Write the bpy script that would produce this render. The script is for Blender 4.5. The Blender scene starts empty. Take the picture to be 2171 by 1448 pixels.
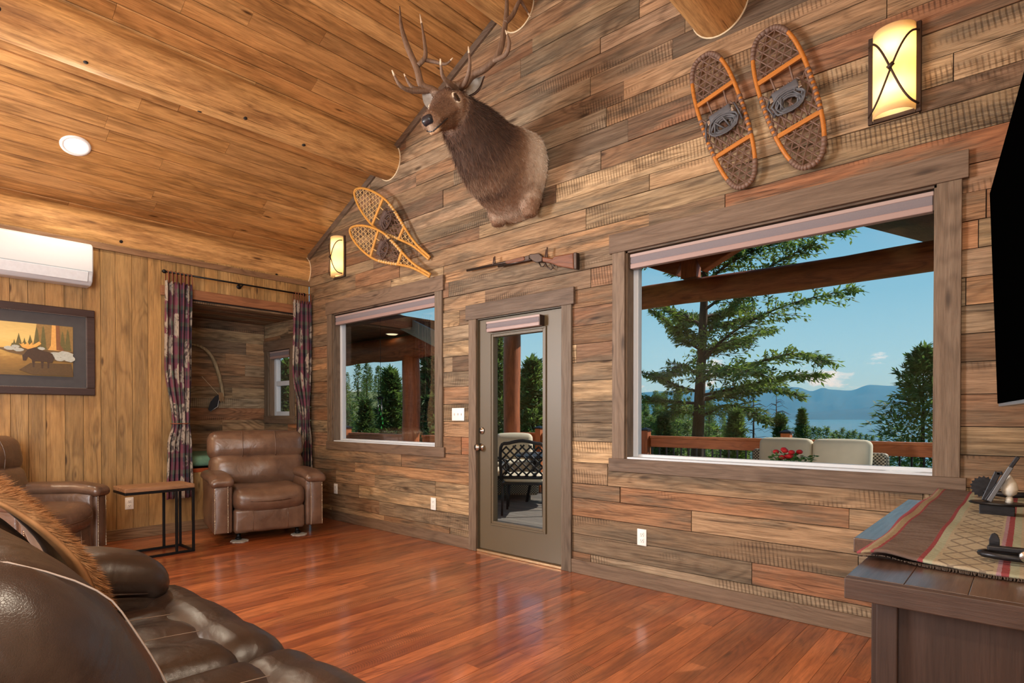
import bpy, bmesh, math, random
from mathutils import Vector, Matrix, noise
random.seed(11)
PI = math.pi
scene = bpy.context.scene
COL = scene.collection

# ------------------------------------------------------------------ camera
CAM = Vector((6.529, -3.632, 1.2)); YAW = 0.727; PITCH = -0.01008; FPX = 1228.43; CYP = 893.72
cd = bpy.data.cameras.new('camera'); cam = bpy.data.objects.new('camera', cd); COL.objects.link(cam)
cam.location = CAM; cam.rotation_euler = (PI / 2 + PITCH, 0, YAW)
cd.sensor_width = 36; cd.lens = 36 * FPX / 2171; cd.shift_y = (CYP - 724) / 2171
cd.clip_start = 0.02; cd.clip_end = 9000
scene.camera = cam
_R = cam.rotation_euler.to_matrix()

def at(px, py, axis, val):
    """point of the place seen at a photo pixel, on the plane axis = val"""
    d = _R @ Vector(((px - 1085.5) / FPX, -(py - CYP) / FPX, -1))
    return CAM + d * ((val - CAM[axis]) / d[axis])
def onW(px, py, y=0.0): return at(px, py, 1, y)
def onL(px, py, x=0.0): return at(px, py, 0, x)
def onF(px, py, z=0.0): return at(px, py, 2, z)
def far(px, py, D):
    d = _R @ Vector(((px - 1085.5) / FPX, -(py - CYP) / FPX, -1))
    return CAM + d * D

# ------------------------------------------------------------------ world, sun, large lights, exposure
scene.view_settings.view_transform = 'Standard'
scene.view_settings.look = 'None'
scene.view_settings.exposure = 0.2
scene.view_settings.gamma = 1.0
scene.view_settings.use_curve_mapping = False

def nd(nt, kind, ins=None, **props):
    n = nt.nodes.new(kind)
    for k, v in props.items(): setattr(n, k, v)
    for k, v in (ins or {}).items():
        s = n.inputs[k]
        if hasattr(v, 'is_output') or isinstance(v, bpy.types.NodeSocket): nt.links.new(v, s)
        else: s.default_value = v
    return n
def mth(nt, op, a, b=0.0, c=None, clamp=False):
    n = nt.nodes.new('ShaderNodeMath'); n.operation = op; n.use_clamp = clamp
    for i, v in enumerate((a, b) if c is None else (a, b, c)):
        if isinstance(v, bpy.types.NodeSocket): nt.links.new(v, n.inputs[i])
        else: n.inputs[i].default_value = v
    return n.outputs[0]
def vmul(nt, v, s):
    n = nt.nodes.new('ShaderNodeVectorMath'); n.operation = 'MULTIPLY'
    nt.links.new(v, n.inputs[0]); n.inputs[1].default_value = s
    return n.outputs[0]
def ramp(nt, fac, stops, interp='LINEAR'):
    n = nt.nodes.new('ShaderNodeValToRGB'); r = n.color_ramp; r.interpolation = interp
    while len(r.elements) > 1: r.elements.remove(r.elements[-1])
    for i, (p, c) in enumerate(stops):
        e = r.elements[0] if i == 0 else r.elements.new(p)
        e.position = p
        e.color = (*c, 1) if len(c) == 3 else c
    nt.links.new(fac, n.inputs[0])
    return n.outputs[0]
def mixc(nt, fac, a, b, mode='MIX'):
    n = nt.nodes.new('ShaderNodeMix'); n.data_type = 'RGBA'; n.blend_type = mode
    for s, v in ((n.inputs[0], fac), (n.inputs[6], a), (n.inputs[7], b)):
        if isinstance(v, bpy.types.NodeSocket): nt.links.new(v, s)
        elif isinstance(v, (int, float)): s.default_value = v
        else: s.default_value = (*v, 1) if len(v) == 3 else v
    return n.outputs[2]
def srgb(r, g, b):
    f = lambda c: (c / 255) / 12.92 if c / 255 <= 0.04045 else ((c / 255 + 0.055) / 1.055) ** 2.4
    return (f(r), f(g), f(b))

world = bpy.data.worlds.new('world'); scene.world = world; world.use_nodes = True
wt = world.node_tree; wt.nodes.clear()
tc = nd(wt, 'ShaderNodeTexCoord')
sep = nd(wt, 'ShaderNodeSeparateXYZ', {0: tc.outputs['Generated']})
skyc = ramp(wt, sep.outputs[2], [(0.0, srgb(176, 210, 224)), (0.08, srgb(160, 204, 222)), (0.18, srgb(134, 188, 212)), (0.36, srgb(104, 166, 200)), (1.0, srgb(64, 118, 172))])
cn = nd(wt, 'ShaderNodeTexNoise', {'Vector': vmul(wt, tc.outputs['Generated'], (9, 9, 24)), 'Scale': 1.55, 'Detail': 7.0, 'Roughness': 0.6})
band = nd(wt, 'ShaderNodeMapRange', {0: sep.outputs[2], 1: 0.115, 2: 0.07, 3: 0.0, 4: 1.0}, interpolation_type='SMOOTHSTEP')
cl = mth(wt, 'SUBTRACT', cn.outputs[0], mth(wt, 'SUBTRACT', 0.70, mth(wt, 'MULTIPLY', band.outputs[0], 0.165)))
clf = mth(wt, 'MULTIPLY', cl, 12.0, clamp=True)
up = nd(wt, 'ShaderNodeMapRange', {0: sep.outputs[2], 1: -0.02, 2: 0.005, 3: 0.0, 4: 1.0})
sk2 = mixc(wt, mth(wt, 'MULTIPLY', clf, 0.85), skyc, srgb(238, 241, 244))
sk3 = mixc(wt, up.outputs[0], srgb(70, 84, 70), sk2)
bg = nd(wt, 'ShaderNodeBackground', {'Color': sk3, 'Strength': 0.92})
wo = nd(wt, 'ShaderNodeOutputWorld', {'Surface': bg.outputs[0]})

def lamp(name, kind, loc, energy, color, rot=(0, 0, 0), **kw):
    l = bpy.data.lights.new(name, kind); l.energy = energy; l.color = color
    for k, v in kw.items(): setattr(l, k, v)
    o = bpy.data.objects.new(name, l); COL.objects.link(o); o.location = loc; o.rotation_euler = rot
    return o
def aim(o, d): o.rotation_euler = Vector(d).to_track_quat('-Z', 'Y').to_euler()
sun = lamp('sun', 'SUN', (8, 4, 12), 4.2, (1.0, 0.94, 0.84), angle=0.009); aim(sun, (-0.45, -0.65, -0.62))
# added area fills at invented window openings, unseen beside and behind the camera
back_fill = lamp('rear_fill', 'AREA', (6.62, -5.75, 1.9), 300, (0.94, 0.97, 1.0), shape='RECTANGLE', size=3.2, size_y=2.3); aim(back_fill, (-1, 0.1, 0.04))
left_fill = lamp('rear_left_fill', 'AREA', (0.06, -5.75, 2.15), 780, (0.96, 0.98, 1.0), shape='RECTANGLE', size=2.3, size_y=1.8); aim(left_fill, (1, 0.0, 0.42))

# ------------------------------------------------------------------ mesh helpers
class MB:
    def __init__(s): s.v = []; s.f = []; s.mi = []; s.cm = 0
    def add(s, vs, fs):
        o = len(s.v); s.v.extend([tuple(v) for v in vs]); s.f.extend([tuple(i + o for i in f) for f in fs]); s.mi.extend([s.cm] * len(fs)); return s
    def box(s, a, b, M=None):
        x0, y0, z0 = a; x1, y1, z1 = b
        if x0 > x1: x0, x1 = x1, x0
        if y0 > y1: y0, y1 = y1, y0
        if z0 > z1: z0, z1 = z1, z0
        vs = [Vector(p) for p in ((x0,y0,z0),(x1,y0,z0),(x1,y1,z0),(x0,y1,z0),(x0,y0,z1),(x1,y0,z1),(x1,y1,z1),(x0,y1,z1))]
        if M: vs = [M @ v for v in vs]
        return s.add(vs, [(0,3,2,1),(4,5,6,7),(0,1,5,4),(1,2,6,5),(2,3,7,6),(3,0,4,7)])
    def bar(s, p, q, w, h, up=(0, 0, 1)):
        p = Vector(p); q = Vector(q); d = (q - p); L = d.length; d.normalize(); u = Vector(up)
        r = d.cross(u)
        if r.length < 1e-4: r = d.cross(Vector((1, 0, 0)))
        r.normalize(); u = r.cross(d)
        vs = [p + r * (a * w / 2) + u * (b * h / 2) + d * t for t in (0, L) for a, b in ((-1,-1),(1,-1),(1,1),(-1,1))]
        return s.add(vs, [(0,1,2,3),(7,6,5,4),(0,4,5,1),(1,5,6,2),(2,6,7,3),(3,7,4,0)])
    def tube(s, pts, r, n=8, caps=True, flat=1.0):
        pts = [Vector(p) for p in pts]; rs = r if isinstance(r, (list, tuple)) else [r] * len(pts)
        prev = None; vs = []; fs = []
        for i, p in enumerate(pts):
            d = (pts[min(i + 1, len(pts) - 1)] - pts[max(i - 1, 0)]).normalized()
            if prev is None:
                u = d.cross(Vector((0, 0, 1)))
                if u.length < 0.05: u = d.cross(Vector((1, 0, 0)))
            else: u = prev - d * prev.dot(d)
            u.normalize(); prev = u; w = d.cross(u)
            for k in range(n):
                a = 2 * PI * k / n
                vs.append(p + (u * math.cos(a) + w * (math.sin(a) * flat)) * rs[i])
        for i in range(len(pts) - 1):
            for k in range(n):
                a = i * n + k; b = i * n + (k + 1) % n
                fs.append((a, b, b + n, a + n))
        if caps:
            fs.append(tuple(range(n - 1, -1, -1))); fs.append(tuple(range((len(pts) - 1) * n, len(pts) * n)))
        return s.add(vs, fs)
    def lathe(s, prof, n=20, M=None, c=(0, 0, 0)):
        vs = []; fs = []
        for r, z in prof:
            for k in range(n):
                a = 2 * PI * k / n; v = Vector((r * math.cos(a) + c[0], r * math.sin(a) + c[1], z + c[2]))
                vs.append(M @ v if M else v)
        for i in range(len(prof) - 1):
            for k in range(n):
                a = i * n + k; b = i * n + (k + 1) % n; fs.append((a, b, b + n, a + n))
        if prof[0][0] > 1e-5: fs.append(tuple(range(n - 1, -1, -1)))
        if prof[-1][0] > 1e-5: fs.append(tuple(range((len(prof) - 1) * n, len(prof) * n)))
        return s.add(vs, fs)
    def prism(s, poly, d0, d1, f):
        """poly 2-D, f(a, b, d) -> 3-D point"""
        n = len(poly)
        vs = [f(a, b, d0) for a, b in poly] + [f(a, b, d1) for a, b in poly]
        return s.add(vs, [tuple(range(n - 1, -1, -1)), tuple(range(n, 2 * n))] + [(i, (i + 1) % n, n + (i + 1) % n, n + i) for i in range(n)])
    def grid(s, f, nu, nv):
        vs = [f(i / nu, j / nv) for j in range(nv + 1) for i in range(nu + 1)]
        return s.add(vs, [(j*(nu+1)+i, j*(nu+1)+i+1, (j+1)*(nu+1)+i+1, (j+1)*(nu+1)+i) for j in range(nv) for i in range(nu)])
    def rbox(s, c, size, r, M=None, bulge=(0, 0, 0), k=6, m=3, warp=None):
        """rounded, optionally puffed box; grid dense enough to take a warp"""
        h = [x / 2 for x in size]; r = min(r, min(h) * 0.98); c = Vector(c)
        def lst(hh):
            inner = hh - r
            a = [-inner - r * (1 - i / m) for i in range(m)]
            b = [-inner + 2 * inner * i / k for i in range(k + 1)]
            return a + b + [-x for x in reversed(a)]
        Ls = [lst(x) for x in h]
        def fix(p):
            q = Vector([max(-(h[i] - r), min(h[i] - r, p[i])) for i in range(3)])
            d = p - q
            if d.length > 1e-9: p = q + d.normalized() * r
            o = p.copy()
            for i in range(3):
                if bulge[i]:
                    w = 1.0
                    for j in range(3):
                        if j != i: w *= max(0, 1 - (p[j] / h[j]) ** 2)
                    o[i] += bulge[i] * w * (p[i] / h[i])
            if warp: o = warp(o)
            o = c + o
            return M @ o if M else o
        for ax in range(3):
            a, b = [(1, 2), (2, 0), (0, 1)][ax]
            for sg in (-1, 1):
                A, B = Ls[a], Ls[b]; vs = []
                for y in B:
                    for x in A:
                        p = Vector((0, 0, 0)); p[ax] = sg * h[ax]; p[a] = x; p[b] = y; vs.append(fix(p))
                W = len(A)
                fs = []
                for j in range(len(B) - 1):
                    for i in range(W - 1):
                        q = (j*W+i, j*W+i+1, (j+1)*W+i+1, (j+1)*W+i)
                        fs.append(q if sg > 0 else q[::-1])
                s.add(vs, fs)
        return s
    def build(s, name, mat, parent=None, smooth=False, weld=False, bevel=0.0, solid=0.0, auto=None, sub=0):
        me = bpy.data.meshes.new(name); me.from_pydata(s.v, [], s.f)
        mats = mat if isinstance(mat, (list, tuple)) else [mat]
        for m in mats: me.materials.append(m)
        if len(mats) > 1: me.polygons.foreach_set('material_index', s.mi)
        if weld:
            b = bmesh.new(); b.from_mesh(me); bmesh.ops.remove_doubles(b, verts=b.verts, dist=1e-5); bmesh.ops.recalc_face_normals(b, faces=b.faces); b.to_mesh(me); b.free()
        if smooth: me.polygons.foreach_set('use_smooth', [True] * len(me.polygons))
        if auto is not None: me.set_sharp_from_angle(angle=auto)
        o = bpy.data.objects.new(name, me); COL.objects.link(o)
        if parent: o.parent = parent
        if bevel:
            md = o.modifiers.new('bevel', 'BEVEL'); md.width = bevel; md.segments = 2; md.limit_method = 'ANGLE'
        if solid:
            md = o.modifiers.new('solid', 'SOLIDIFY'); md.thickness = solid
        if sub:
            md = o.modifiers.new('sub', 'SUBSURF'); md.levels = sub; md.render_levels = sub
        return o

def tag(o, label, cat, group=None, kind=None):
    if label: o['label'] = label
    if cat: o['category'] = cat
    if group: o['group'] = group
    if kind: o['kind'] = kind
    return o
def thing(name, label, cat, loc=(0, 0, 0), rz=0.0, group=None, rot=None):
    o = bpy.data.objects.new(name, None); COL.objects.link(o); o.location = loc; o.empty_display_size = 0.1
    o.rotation_euler = rot if rot else (0, 0, rz)
    return tag(o, label, cat, group)
def struct(o): o['kind'] = 'structure'; return o
def root(name):
    o = bpy.data.objects.new(name, None); COL.objects.link(o); return struct(o)
def copy_tree(o, parent=None):
    c = o.copy(); COL.objects.link(c); c.parent = parent
    for ch in list(o.children): copy_tree(ch, c)
    return c
def T(*p): return Matrix.Translation(Vector(p))
def RX(a): return Matrix.Rotation(a, 4, 'X')
def RY(a): return Matrix.Rotation(a, 4, 'Y')
def RZ(a): return Matrix.Rotation(a, 4, 'Z')
def lerp(a, b, t): return a + (b - a) * t
def spline(pts, n):
    """Catmull-Rom through points, n samples per span"""
    P = [Vector(p) for p in pts]; out = []
    for i in range(len(P) - 1):
        a = P[max(i-1, 0)]; b = P[i]; c = P[i+1]; d = P[min(i+2, len(P)-1)]
        for k in range(n):
            t = k / n
            out.append(0.5 * ((2*b) + (c-a)*t + (2*a-5*b+4*c-d)*t*t + (3*b-a-3*c+d)*t**3))
    out.append(P[-1]); return out
def slerp_list(vals, n):
    out = []
    for i in range(len(vals) - 1):
        for k in range(n): out.append(lerp(vals[i], vals[i+1], k / n))
    out.append(vals[-1]); return out

# ------------------------------------------------------------------ materials
def newmat(name):
    m = bpy.data.materials.new(name); m.use_nodes = True; nt = m.node_tree; nt.nodes.clear()
    b = nt.nodes.new('ShaderNodeBsdfPrincipled'); o = nt.nodes.new('ShaderNodeOutputMaterial'); nt.links.new(b.outputs[0], o.inputs[0])
    return m, nt, b
def setin(nt, b, **kw):
    for k, v in kw.items():
        k = {'color': 'Base Color', 'rough': 'Roughness', 'metal': 'Metallic', 'coat': 'Coat Weight', 'coatr': 'Coat Roughness', 'spec': 'Specular IOR Level', 'sheen': 'Sheen Weight', 'trans': 'Transmission Weight', 'emit': 'Emission Color', 'es': 'Emission Strength', 'normal': 'Normal', 'sss': 'Subsurface Weight', 'alpha': 'Alpha'}[k]
        if isinstance(v, bpy.types.NodeSocket): nt.links.new(v, b.inputs[k])
        elif isinstance(v, tuple): b.inputs[k].default_value = (*v, 1)
        else: b.inputs[k].default_value = v
def bump(nt, h, strength, dist=0.01):
    n = nd(nt, 'ShaderNodeBump', {'Height': h, 'Strength': strength, 'Distance': dist}); return n.outputs[0]
def plain(name, color, rough=0.5, metal=0.0, var=0.12, nscale=30, bmp=0.05, **kw):
    m, nt, b = newmat(name)
    co = nd(nt, 'ShaderNodeTexCoord').outputs['Object']
    n = nd(nt, 'ShaderNodeTexNoise', {'Vector': co, 'Scale': nscale, 'Detail': 4.0}).outputs[0]
    c = mixc(nt, n, tuple(x * (1 - var) for x in color), tuple(min(1, x * (1 + var)) for x in color))
    setin(nt, b, color=c, rough=rough, metal=metal, **kw)
    if bmp: setin(nt, b, normal=bump(nt, n, bmp, 0.005))
    return m
def wood(name, axis, tones, rough=0.6, grain=0.5, ring=0.35, knot=0.8, saw=0.0, patch=None, patchf=0.0, bmp=0.35, coat=0.0, coatr=0.1, across=26, knotd=1.0, ringk=15.0, spec=0.4, arc=False, crack=0.0, spread=0.0):
    m, nt, b = newmat(name)
    co = nd(nt, 'ShaderNodeTexCoord').outputs['Object']
    rnd = nd(nt, 'ShaderNodeObjectInfo').outputs['Random']
    off = nd(nt, 'ShaderNodeCombineXYZ', {0: mth(nt, 'MULTIPLY', rnd, 91.0), 1: mth(nt, 'MULTIPLY', rnd, 57.0), 2: mth(nt, 'MULTIPLY', rnd, 133.0)}).outputs[0]
    v = nd(nt, 'ShaderNodeVectorMath', {0: co, 1: off}, operation='ADD').outputs[0]
    def sc(al, ac): s = [ac, ac, ac]; s[axis] = al; return tuple(s)
    g = nd(nt, 'ShaderNodeTexNoise', {'Vector': vmul(nt, v, sc(1.3, across)), 'Scale': 1.6, 'Detail': 7.0, 'Roughness': 0.74}).outputs[0]
    g2 = nd(nt, 'ShaderNodeTexNoise', {'Vector': vmul(nt, v, sc(5.0, across * 5.0)), 'Scale': 1.6, 'Detail': 3.0, 'Roughness': 0.6}).outputs[0]
    g2 = nd(nt, 'ShaderNodeMapRange', {0: g2, 1: 0.48, 2: 0.68, 3: 0.0, 4: 1.0}).outputs[0]
    gc = nd(nt, 'ShaderNodeMapRange', {0: g, 1: 0.32, 2: 0.66, 3: 0.0, 4: 1.0}).outputs[0]
    big = nd(nt, 'ShaderNodeTexNoise', {'Vector': vmul(nt, v, sc(0.7, 4.2)), 'Scale': 1.0, 'Detail': 1.5, 'Distortion': 0.35}).outputs[0]
    vo = nd(nt, 'ShaderNodeTexVoronoi', {'Vector': vmul(nt, v, sc(1.5 * knotd, 6.0 * knotd)), 'Scale': 1.0}).outputs['Distance']
    kn = nd(nt, 'ShaderNodeMapRange', {0: vo, 1: 0.03, 2: 0.13, 3: 1.0, 4: 0.0}, interpolation_type='SMOOTHSTEP').outputs[0]
    kw = nd(nt, 'ShaderNodeMapRange', {0: vo, 1: 0.0, 2: 0.5, 3: 1.0, 4: 0.0}, interpolation_type='SMOOTHSTEP').outputs[0]
    ph = mth(nt, 'ADD', mth(nt, 'MULTIPLY', big, ringk * 6.283), mth(nt, 'MULTIPLY', kw, 9.0))
    rm = nd(nt, 'ShaderNodeMapRange', {0: nd(nt, 'ShaderNodeTexNoise', {'Vector': vmul(nt, v, sc(0.9, 5)), 'Scale': 1.3, 'Detail': 2.0}).outputs[0], 1: 0.40, 2: 0.62, 3: 0.15, 4: 1.0}).outputs[0]
    rg = mth(nt, 'MULTIPLY', mth(nt, 'POWER', mth(nt, 'ADD', mth(nt, 'MULTIPLY', mth(nt, 'SINE', ph), 0.5), 0.5), 2.6), rm)
    r2 = mth(nt, 'FRACT', mth(nt, 'MULTIPLY', rnd, 7.13))
    k = len(tones)
    tone = ramp(nt, r2, [((i + 0.5) / k, t) for i, t in enumerate(tones)])
    if spread:
        br_ = mth(nt, 'ADD', 1.0 - spread, mth(nt, 'MULTIPLY', mth(nt, 'FRACT', mth(nt, 'MULTIPLY', rnd, 31.7)), spread * 1.7))
        tone = mixc(nt, 1.0, tone, nd(nt, 'ShaderNodeCombineColor', {0: br_, 1: br_, 2: br_}).outputs[0], 'MULTIPLY')
    if patch:
        pn = nd(nt, 'ShaderNodeTexNoise', {'Vector': vmul(nt, v, sc(1.5, 9)), 'Scale': 1.0, 'Detail': 5.0, 'Roughness': 0.62}).outputs[0]
        pf = nd(nt, 'ShaderNodeMapRange', {0: pn, 1: 0.47, 2: 0.62, 3: 0.0, 4: patchf}).outputs[0]
        tone = mixc(nt, pf, tone, patch)
    f1 = mth(nt, 'MULTIPLY', mth(nt, 'SUBTRACT', 1.0, mth(nt, 'MULTIPLY', gc, grain * 0.85)), mth(nt, 'SUBTRACT', 1.0, mth(nt, 'MULTIPLY', g2, grain * 0.6)))
    f2 = mth(nt, 'SUBTRACT', 1.0, mth(nt, 'MULTIPLY', rg, ring))
    f3 = mth(nt, 'SUBTRACT', 1.0, mth(nt, 'MULTIPLY', kn, knot))
    f = mth(nt, 'MULTIPLY', mth(nt, 'MULTIPLY', f1, f2), f3)
    h = mth(nt, 'SUBTRACT', mth(nt, 'MULTIPLY', gc, -0.7), mth(nt, 'MULTIPLY', rg, 0.5))
    if saw:
        sx = nd(nt, 'ShaderNodeSeparateXYZ', {0: v}).outputs
        al = sx[axis]
        wob = nd(nt, 'ShaderNodeTexNoise', {'Vector': vmul(nt, v, sc(3, 6)), 'Scale': 1.0, 'Detail': 2.0}).outputs[0]
        ac = sx[2] if axis == 0 else sx[0]
        cur = mth(nt, 'MULTIPLY', ac, 0.12)
        if arc:  # circular blade marks: arcs across each board
            fr = mth(nt, 'SUBTRACT', mth(nt, 'FRACT', mth(nt, 'MULTIPLY', ac, 9.0)), 0.5)
            cur = mth(nt, 'MULTIPLY', mth(nt, 'MULTIPLY', fr, fr), 0.12)
        sw = mth(nt, 'SINE', mth(nt, 'MULTIPLY', mth(nt, 'ADD', mth(nt, 'ADD', al, cur), mth(nt, 'MULTIPLY', wob, 0.014)), 270.0 if not arc else 420.0))
        mk = nd(nt, 'ShaderNodeTexNoise', {'Vector': vmul(nt, v, sc(1.1, 5)), 'Scale': 1.0, 'Detail': 3.0}).outputs[0]
        sel = nd(nt, 'ShaderNodeMapRange', {0: mth(nt, 'ADD', mk, mth(nt, 'MULTIPLY', mth(nt, 'FRACT', mth(nt, 'MULTIPLY', rnd, 17.7)), 0.22)), 1: 0.70, 2: 0.78, 3: 0.0, 4: 1.0}).outputs[0]
        sm = mth(nt, 'MULTIPLY', nd(nt, 'ShaderNodeMapRange', {0: sw, 1: 0.1, 2: 0.9, 3: 0.0, 4: 1.0}).outputs[0], sel)
        f = mth(nt, 'MULTIPLY', f, mth(nt, 'SUBTRACT', 1.0, mth(nt, 'MULTIPLY', sm, saw)))
        h = mth(nt, 'SUBTRACT', h, mth(nt, 'MULTIPLY', sm, 0.8))
    if crack:
        ck = nd(nt, 'ShaderNodeTexNoise', {'Vector': vmul(nt, v, sc(0.8, 30)), 'Scale': 1.0, 'Detail': 3.0, 'Distortion': 0.3}).outputs[0]
        cl_ = nd(nt, 'ShaderNodeMapRange', {0: mth(nt, 'ABSOLUTE', mth(nt, 'SUBTRACT', ck, 0.5)), 1: 0.004, 2: 0.018, 3: 1.0, 4: 0.0}).outputs[0]
        cm_ = nd(nt, 'ShaderNodeMapRange', {0: nd(nt, 'ShaderNodeTexNoise', {'Vector': vmul(nt, v, sc(1.2, 4)), 'Scale': 1.0}).outputs[0], 1: 0.42, 2: 0.58, 3: 0.0, 4: 1.0}).outputs[0]
        cf_ = mth(nt, 'MULTIPLY', cl_, cm_); f = mth(nt, 'MULTIPLY', f, mth(nt, 'SUBTRACT', 1.0, mth(nt, 'MULTIPLY', cf_, crack)))
        h = mth(nt, 'SUBTRACT', h, cf_)
    c = mixc(nt, 1.0, tone, nd(nt, 'ShaderNodeCombineColor', {0: f, 1: mth(nt, 'POWER', f, 1.12), 2: mth(nt, 'POWER', f, 1.25)}).outputs[0], 'MULTIPLY')
    setin(nt, b, color=c, rough=mth(nt, 'ADD', rough, mth(nt, 'MULTIPLY', gc, 0.12)), coat=coat, coatr=coatr, spec=spec)
    setin(nt, b, normal=bump(nt, h, bmp, 0.004))
    return m
def leather(name, dark, light, rough=0.34, cell=170, bmp=0.18, wr=9.0, wrs=0.35):
    m, nt, b = newmat(name)
    co = nd(nt, 'ShaderNodeTexCoord').outputs['Object']
    n = nd(nt, 'ShaderNodeTexNoise', {'Vector': co, 'Scale': 7.0, 'Detail': 5.0, 'Roughness': 0.6}).outputs[0]
    vo = nd(nt, 'ShaderNodeTexVoronoi', {'Vector': co, 'Scale': cell}, feature='DISTANCE_TO_EDGE').outputs[0]
    vs = nd(nt, 'ShaderNodeMapRange', {0: vo, 1: 0.0, 2: 0.12, 3: 0.0, 4: 1.0}).outputs[0]
    w = nd(nt, 'ShaderNodeTexNoise', {'Vector': co, 'Scale': wr, 'Detail': 3.0, 'Roughness': 0.55, 'Distortion': 1.2}).outputs[0]
    c = mixc(nt, nd(nt, 'ShaderNodeMapRange', {0: n, 1: 0.3, 2: 0.7}).outputs[0], dark, light)
    b1 = nd(nt, 'ShaderNodeBump', {'Height': w, 'Strength': wrs, 'Distance': 0.02}).outputs[0]
    b2 = nd(nt, 'ShaderNodeBump', {'Height': vs, 'Strength': bmp, 'Distance': 0.0012, 'Normal': b1}).outputs[0]
    setin(nt, b, color=c, rough=mth(nt, 'ADD', rough, mth(nt, 'MULTIPLY', n, 0.12)), spec=0.7, normal=b2)
    return m
def glass(name, tint=(1, 1, 1)):
    m, nt, b = newmat(name)
    nt.nodes.remove(b)
    tr = nd(nt, 'ShaderNodeBsdfTransparent', {'Color': (*tint, 1)})
    gl = nd(nt, 'ShaderNodeBsdfGlossy', {'Color': (1, 1, 1, 1), 'Roughness': 0.0})
    fr = nd(nt, 'ShaderNodeFresnel', {'IOR': 1.35})
    mx = nd(nt, 'ShaderNodeMixShader', {0: mth(nt, 'MULTIPLY', fr.outputs[0], 0.2), 1: tr.outputs[0], 2: gl.outputs[0]})
    out = [n for n in nt.nodes if n.type == 'OUTPUT_MATERIAL'][0]
    nt.links.new(mx.outputs[0], out.inputs[0])
    return m

BARN = [srgb(168, 124, 88), srgb(192, 166, 130), srgb(148, 114, 84), srgb(196, 152, 108), srgb(168, 150, 124), srgb(176, 116, 76), srgb(134, 114, 92), srgb(208, 178, 136), srgb(158, 122, 90), srgb(186, 168, 140), srgb(166, 118, 80), srgb(182, 146, 110)]
M = {}
M['barn'] = wood('reclaimed_barn_board', 0, BARN, rough=0.62, grain=0.6, ring=0.34, knot=0.75, saw=0.5, patch=srgb(108, 96, 78), patchf=0.7, bmp=0.5, across=30, crack=0.55, spread=0.34)
M['barn_y'] = wood('reclaimed_board_along_depth', 1, BARN, rough=0.65, grain=0.62, ring=0.42, knot=0.75, saw=0.5, patch=srgb(92, 80, 62), patchf=0.75, bmp=0.5)
M['trim_x'] = wood('weathered_trim_horizontal', 0, [srgb(118, 98, 81), srgb(109, 91, 76), srgb(125, 102, 82)], grain=0.42, ring=0.3, knot=0.7, bmp=0.3, rough=0.55)
M['trim_z'] = wood('weathered_trim_upright', 2, [srgb(120, 103, 86), srgb(112, 97, 82), srgb(126, 106, 87)], grain=0.42, ring=0.35, knot=0.7, bmp=0.3, rough=0.55)
M['trim_y'] = wood('weathered_trim_depth', 1, [srgb(138, 108, 78), srgb(126, 100, 72), srgb(144, 110, 80)], grain=0.42, ring=0.35, knot=0.7, bmp=0.3, rough=0.55)
M['pine_z'] = wood('stained_pine_board', 2, [srgb(192, 152, 96), srgb(178, 138, 84), srgb(198, 160, 104), srgb(160, 124, 76), srgb(186, 144, 88), srgb(170, 134, 84)], grain=0.4, ring=0.32, knot=0.75, patch=srgb(122, 98, 62), patchf=0.5, bmp=0.25, rough=0.45, knotd=1.35, ringk=9, crack=0.25)
CEIL = [srgb(214, 160, 98), srgb(202, 148, 86), srgb(222, 172, 110), srgb(192, 138, 80), srgb(210, 156, 94), srgb(198, 148, 92)]
M['pine_c'] = wood('ceiling_pine_board', 1, CEIL, grain=0.45, ring=0.3, knot=0.8, patch=srgb(134, 94, 52), patchf=0.55, bmp=0.2, rough=0.4, ringk=8, knotd=1.3, crack=0.3)
M['log'] = wood('peeled_ceiling_log', 1, [srgb(226, 176, 112), srgb(218, 166, 102)], grain=0.5, ring=0.15, knot=0.8, patch=srgb(146, 98, 52), patchf=0.65, crack=0.5, bmp=0.3, rough=0.55, across=14, ringk=4)
FLOOR = [srgb(196, 112, 62), srgb(180, 97, 52), srgb(208, 126, 74), srgb(166, 86, 47), srgb(198, 116, 66), srgb(186, 107, 62)]
M['floor'] = wood('polished_fir_floor_board', 1, FLOOR, grain=0.45, ring=0.3, knot=0.6, saw=0.35, arc=True, patch=srgb(112, 46, 24), patchf=0.5, bmp=0.14, rough=0.32, coat=1.0, coatr=0.16, across=22, spread=0.28)
M['dark'] = plain('dark_backing', srgb(28, 20, 14), 0.9)
M['caulk'] = plain('pale_caulk', srgb(216, 196, 160), 0.8)
M['white'] = plain('white_vinyl', srgb(196, 202, 208), 0.4, var=0.02, bmp=0.0)
M['glass'] = glass('window_glass')
M['black'] = plain('black_steel', srgb(22, 22, 24), 0.45, 0.6)
M['bronze'] = plain('dark_bronze', srgb(64, 48, 40), 0.5, 0.5, nscale=60, bmp=0.3)
M['chrome'] = plain('brushed_nickel', srgb(190, 188, 184), 0.25, 1.0, var=0.03, bmp=0)
M['plate'] = plain('white_plastic', srgb(232, 230, 226), 0.4, var=0.01, bmp=0)

# ------------------------------------------------------------------ room shell
RW = 6.68; RB = -7.6; EAVE = 3.14; SL = 0.469; RIDGE = RW / 2
AL = math.atan(SL); CA, SA = math.cos(AL), math.sin(AL)
def zc(x): return EAVE + SL * min(x, RW - x)
rng = random.Random(5)

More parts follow.
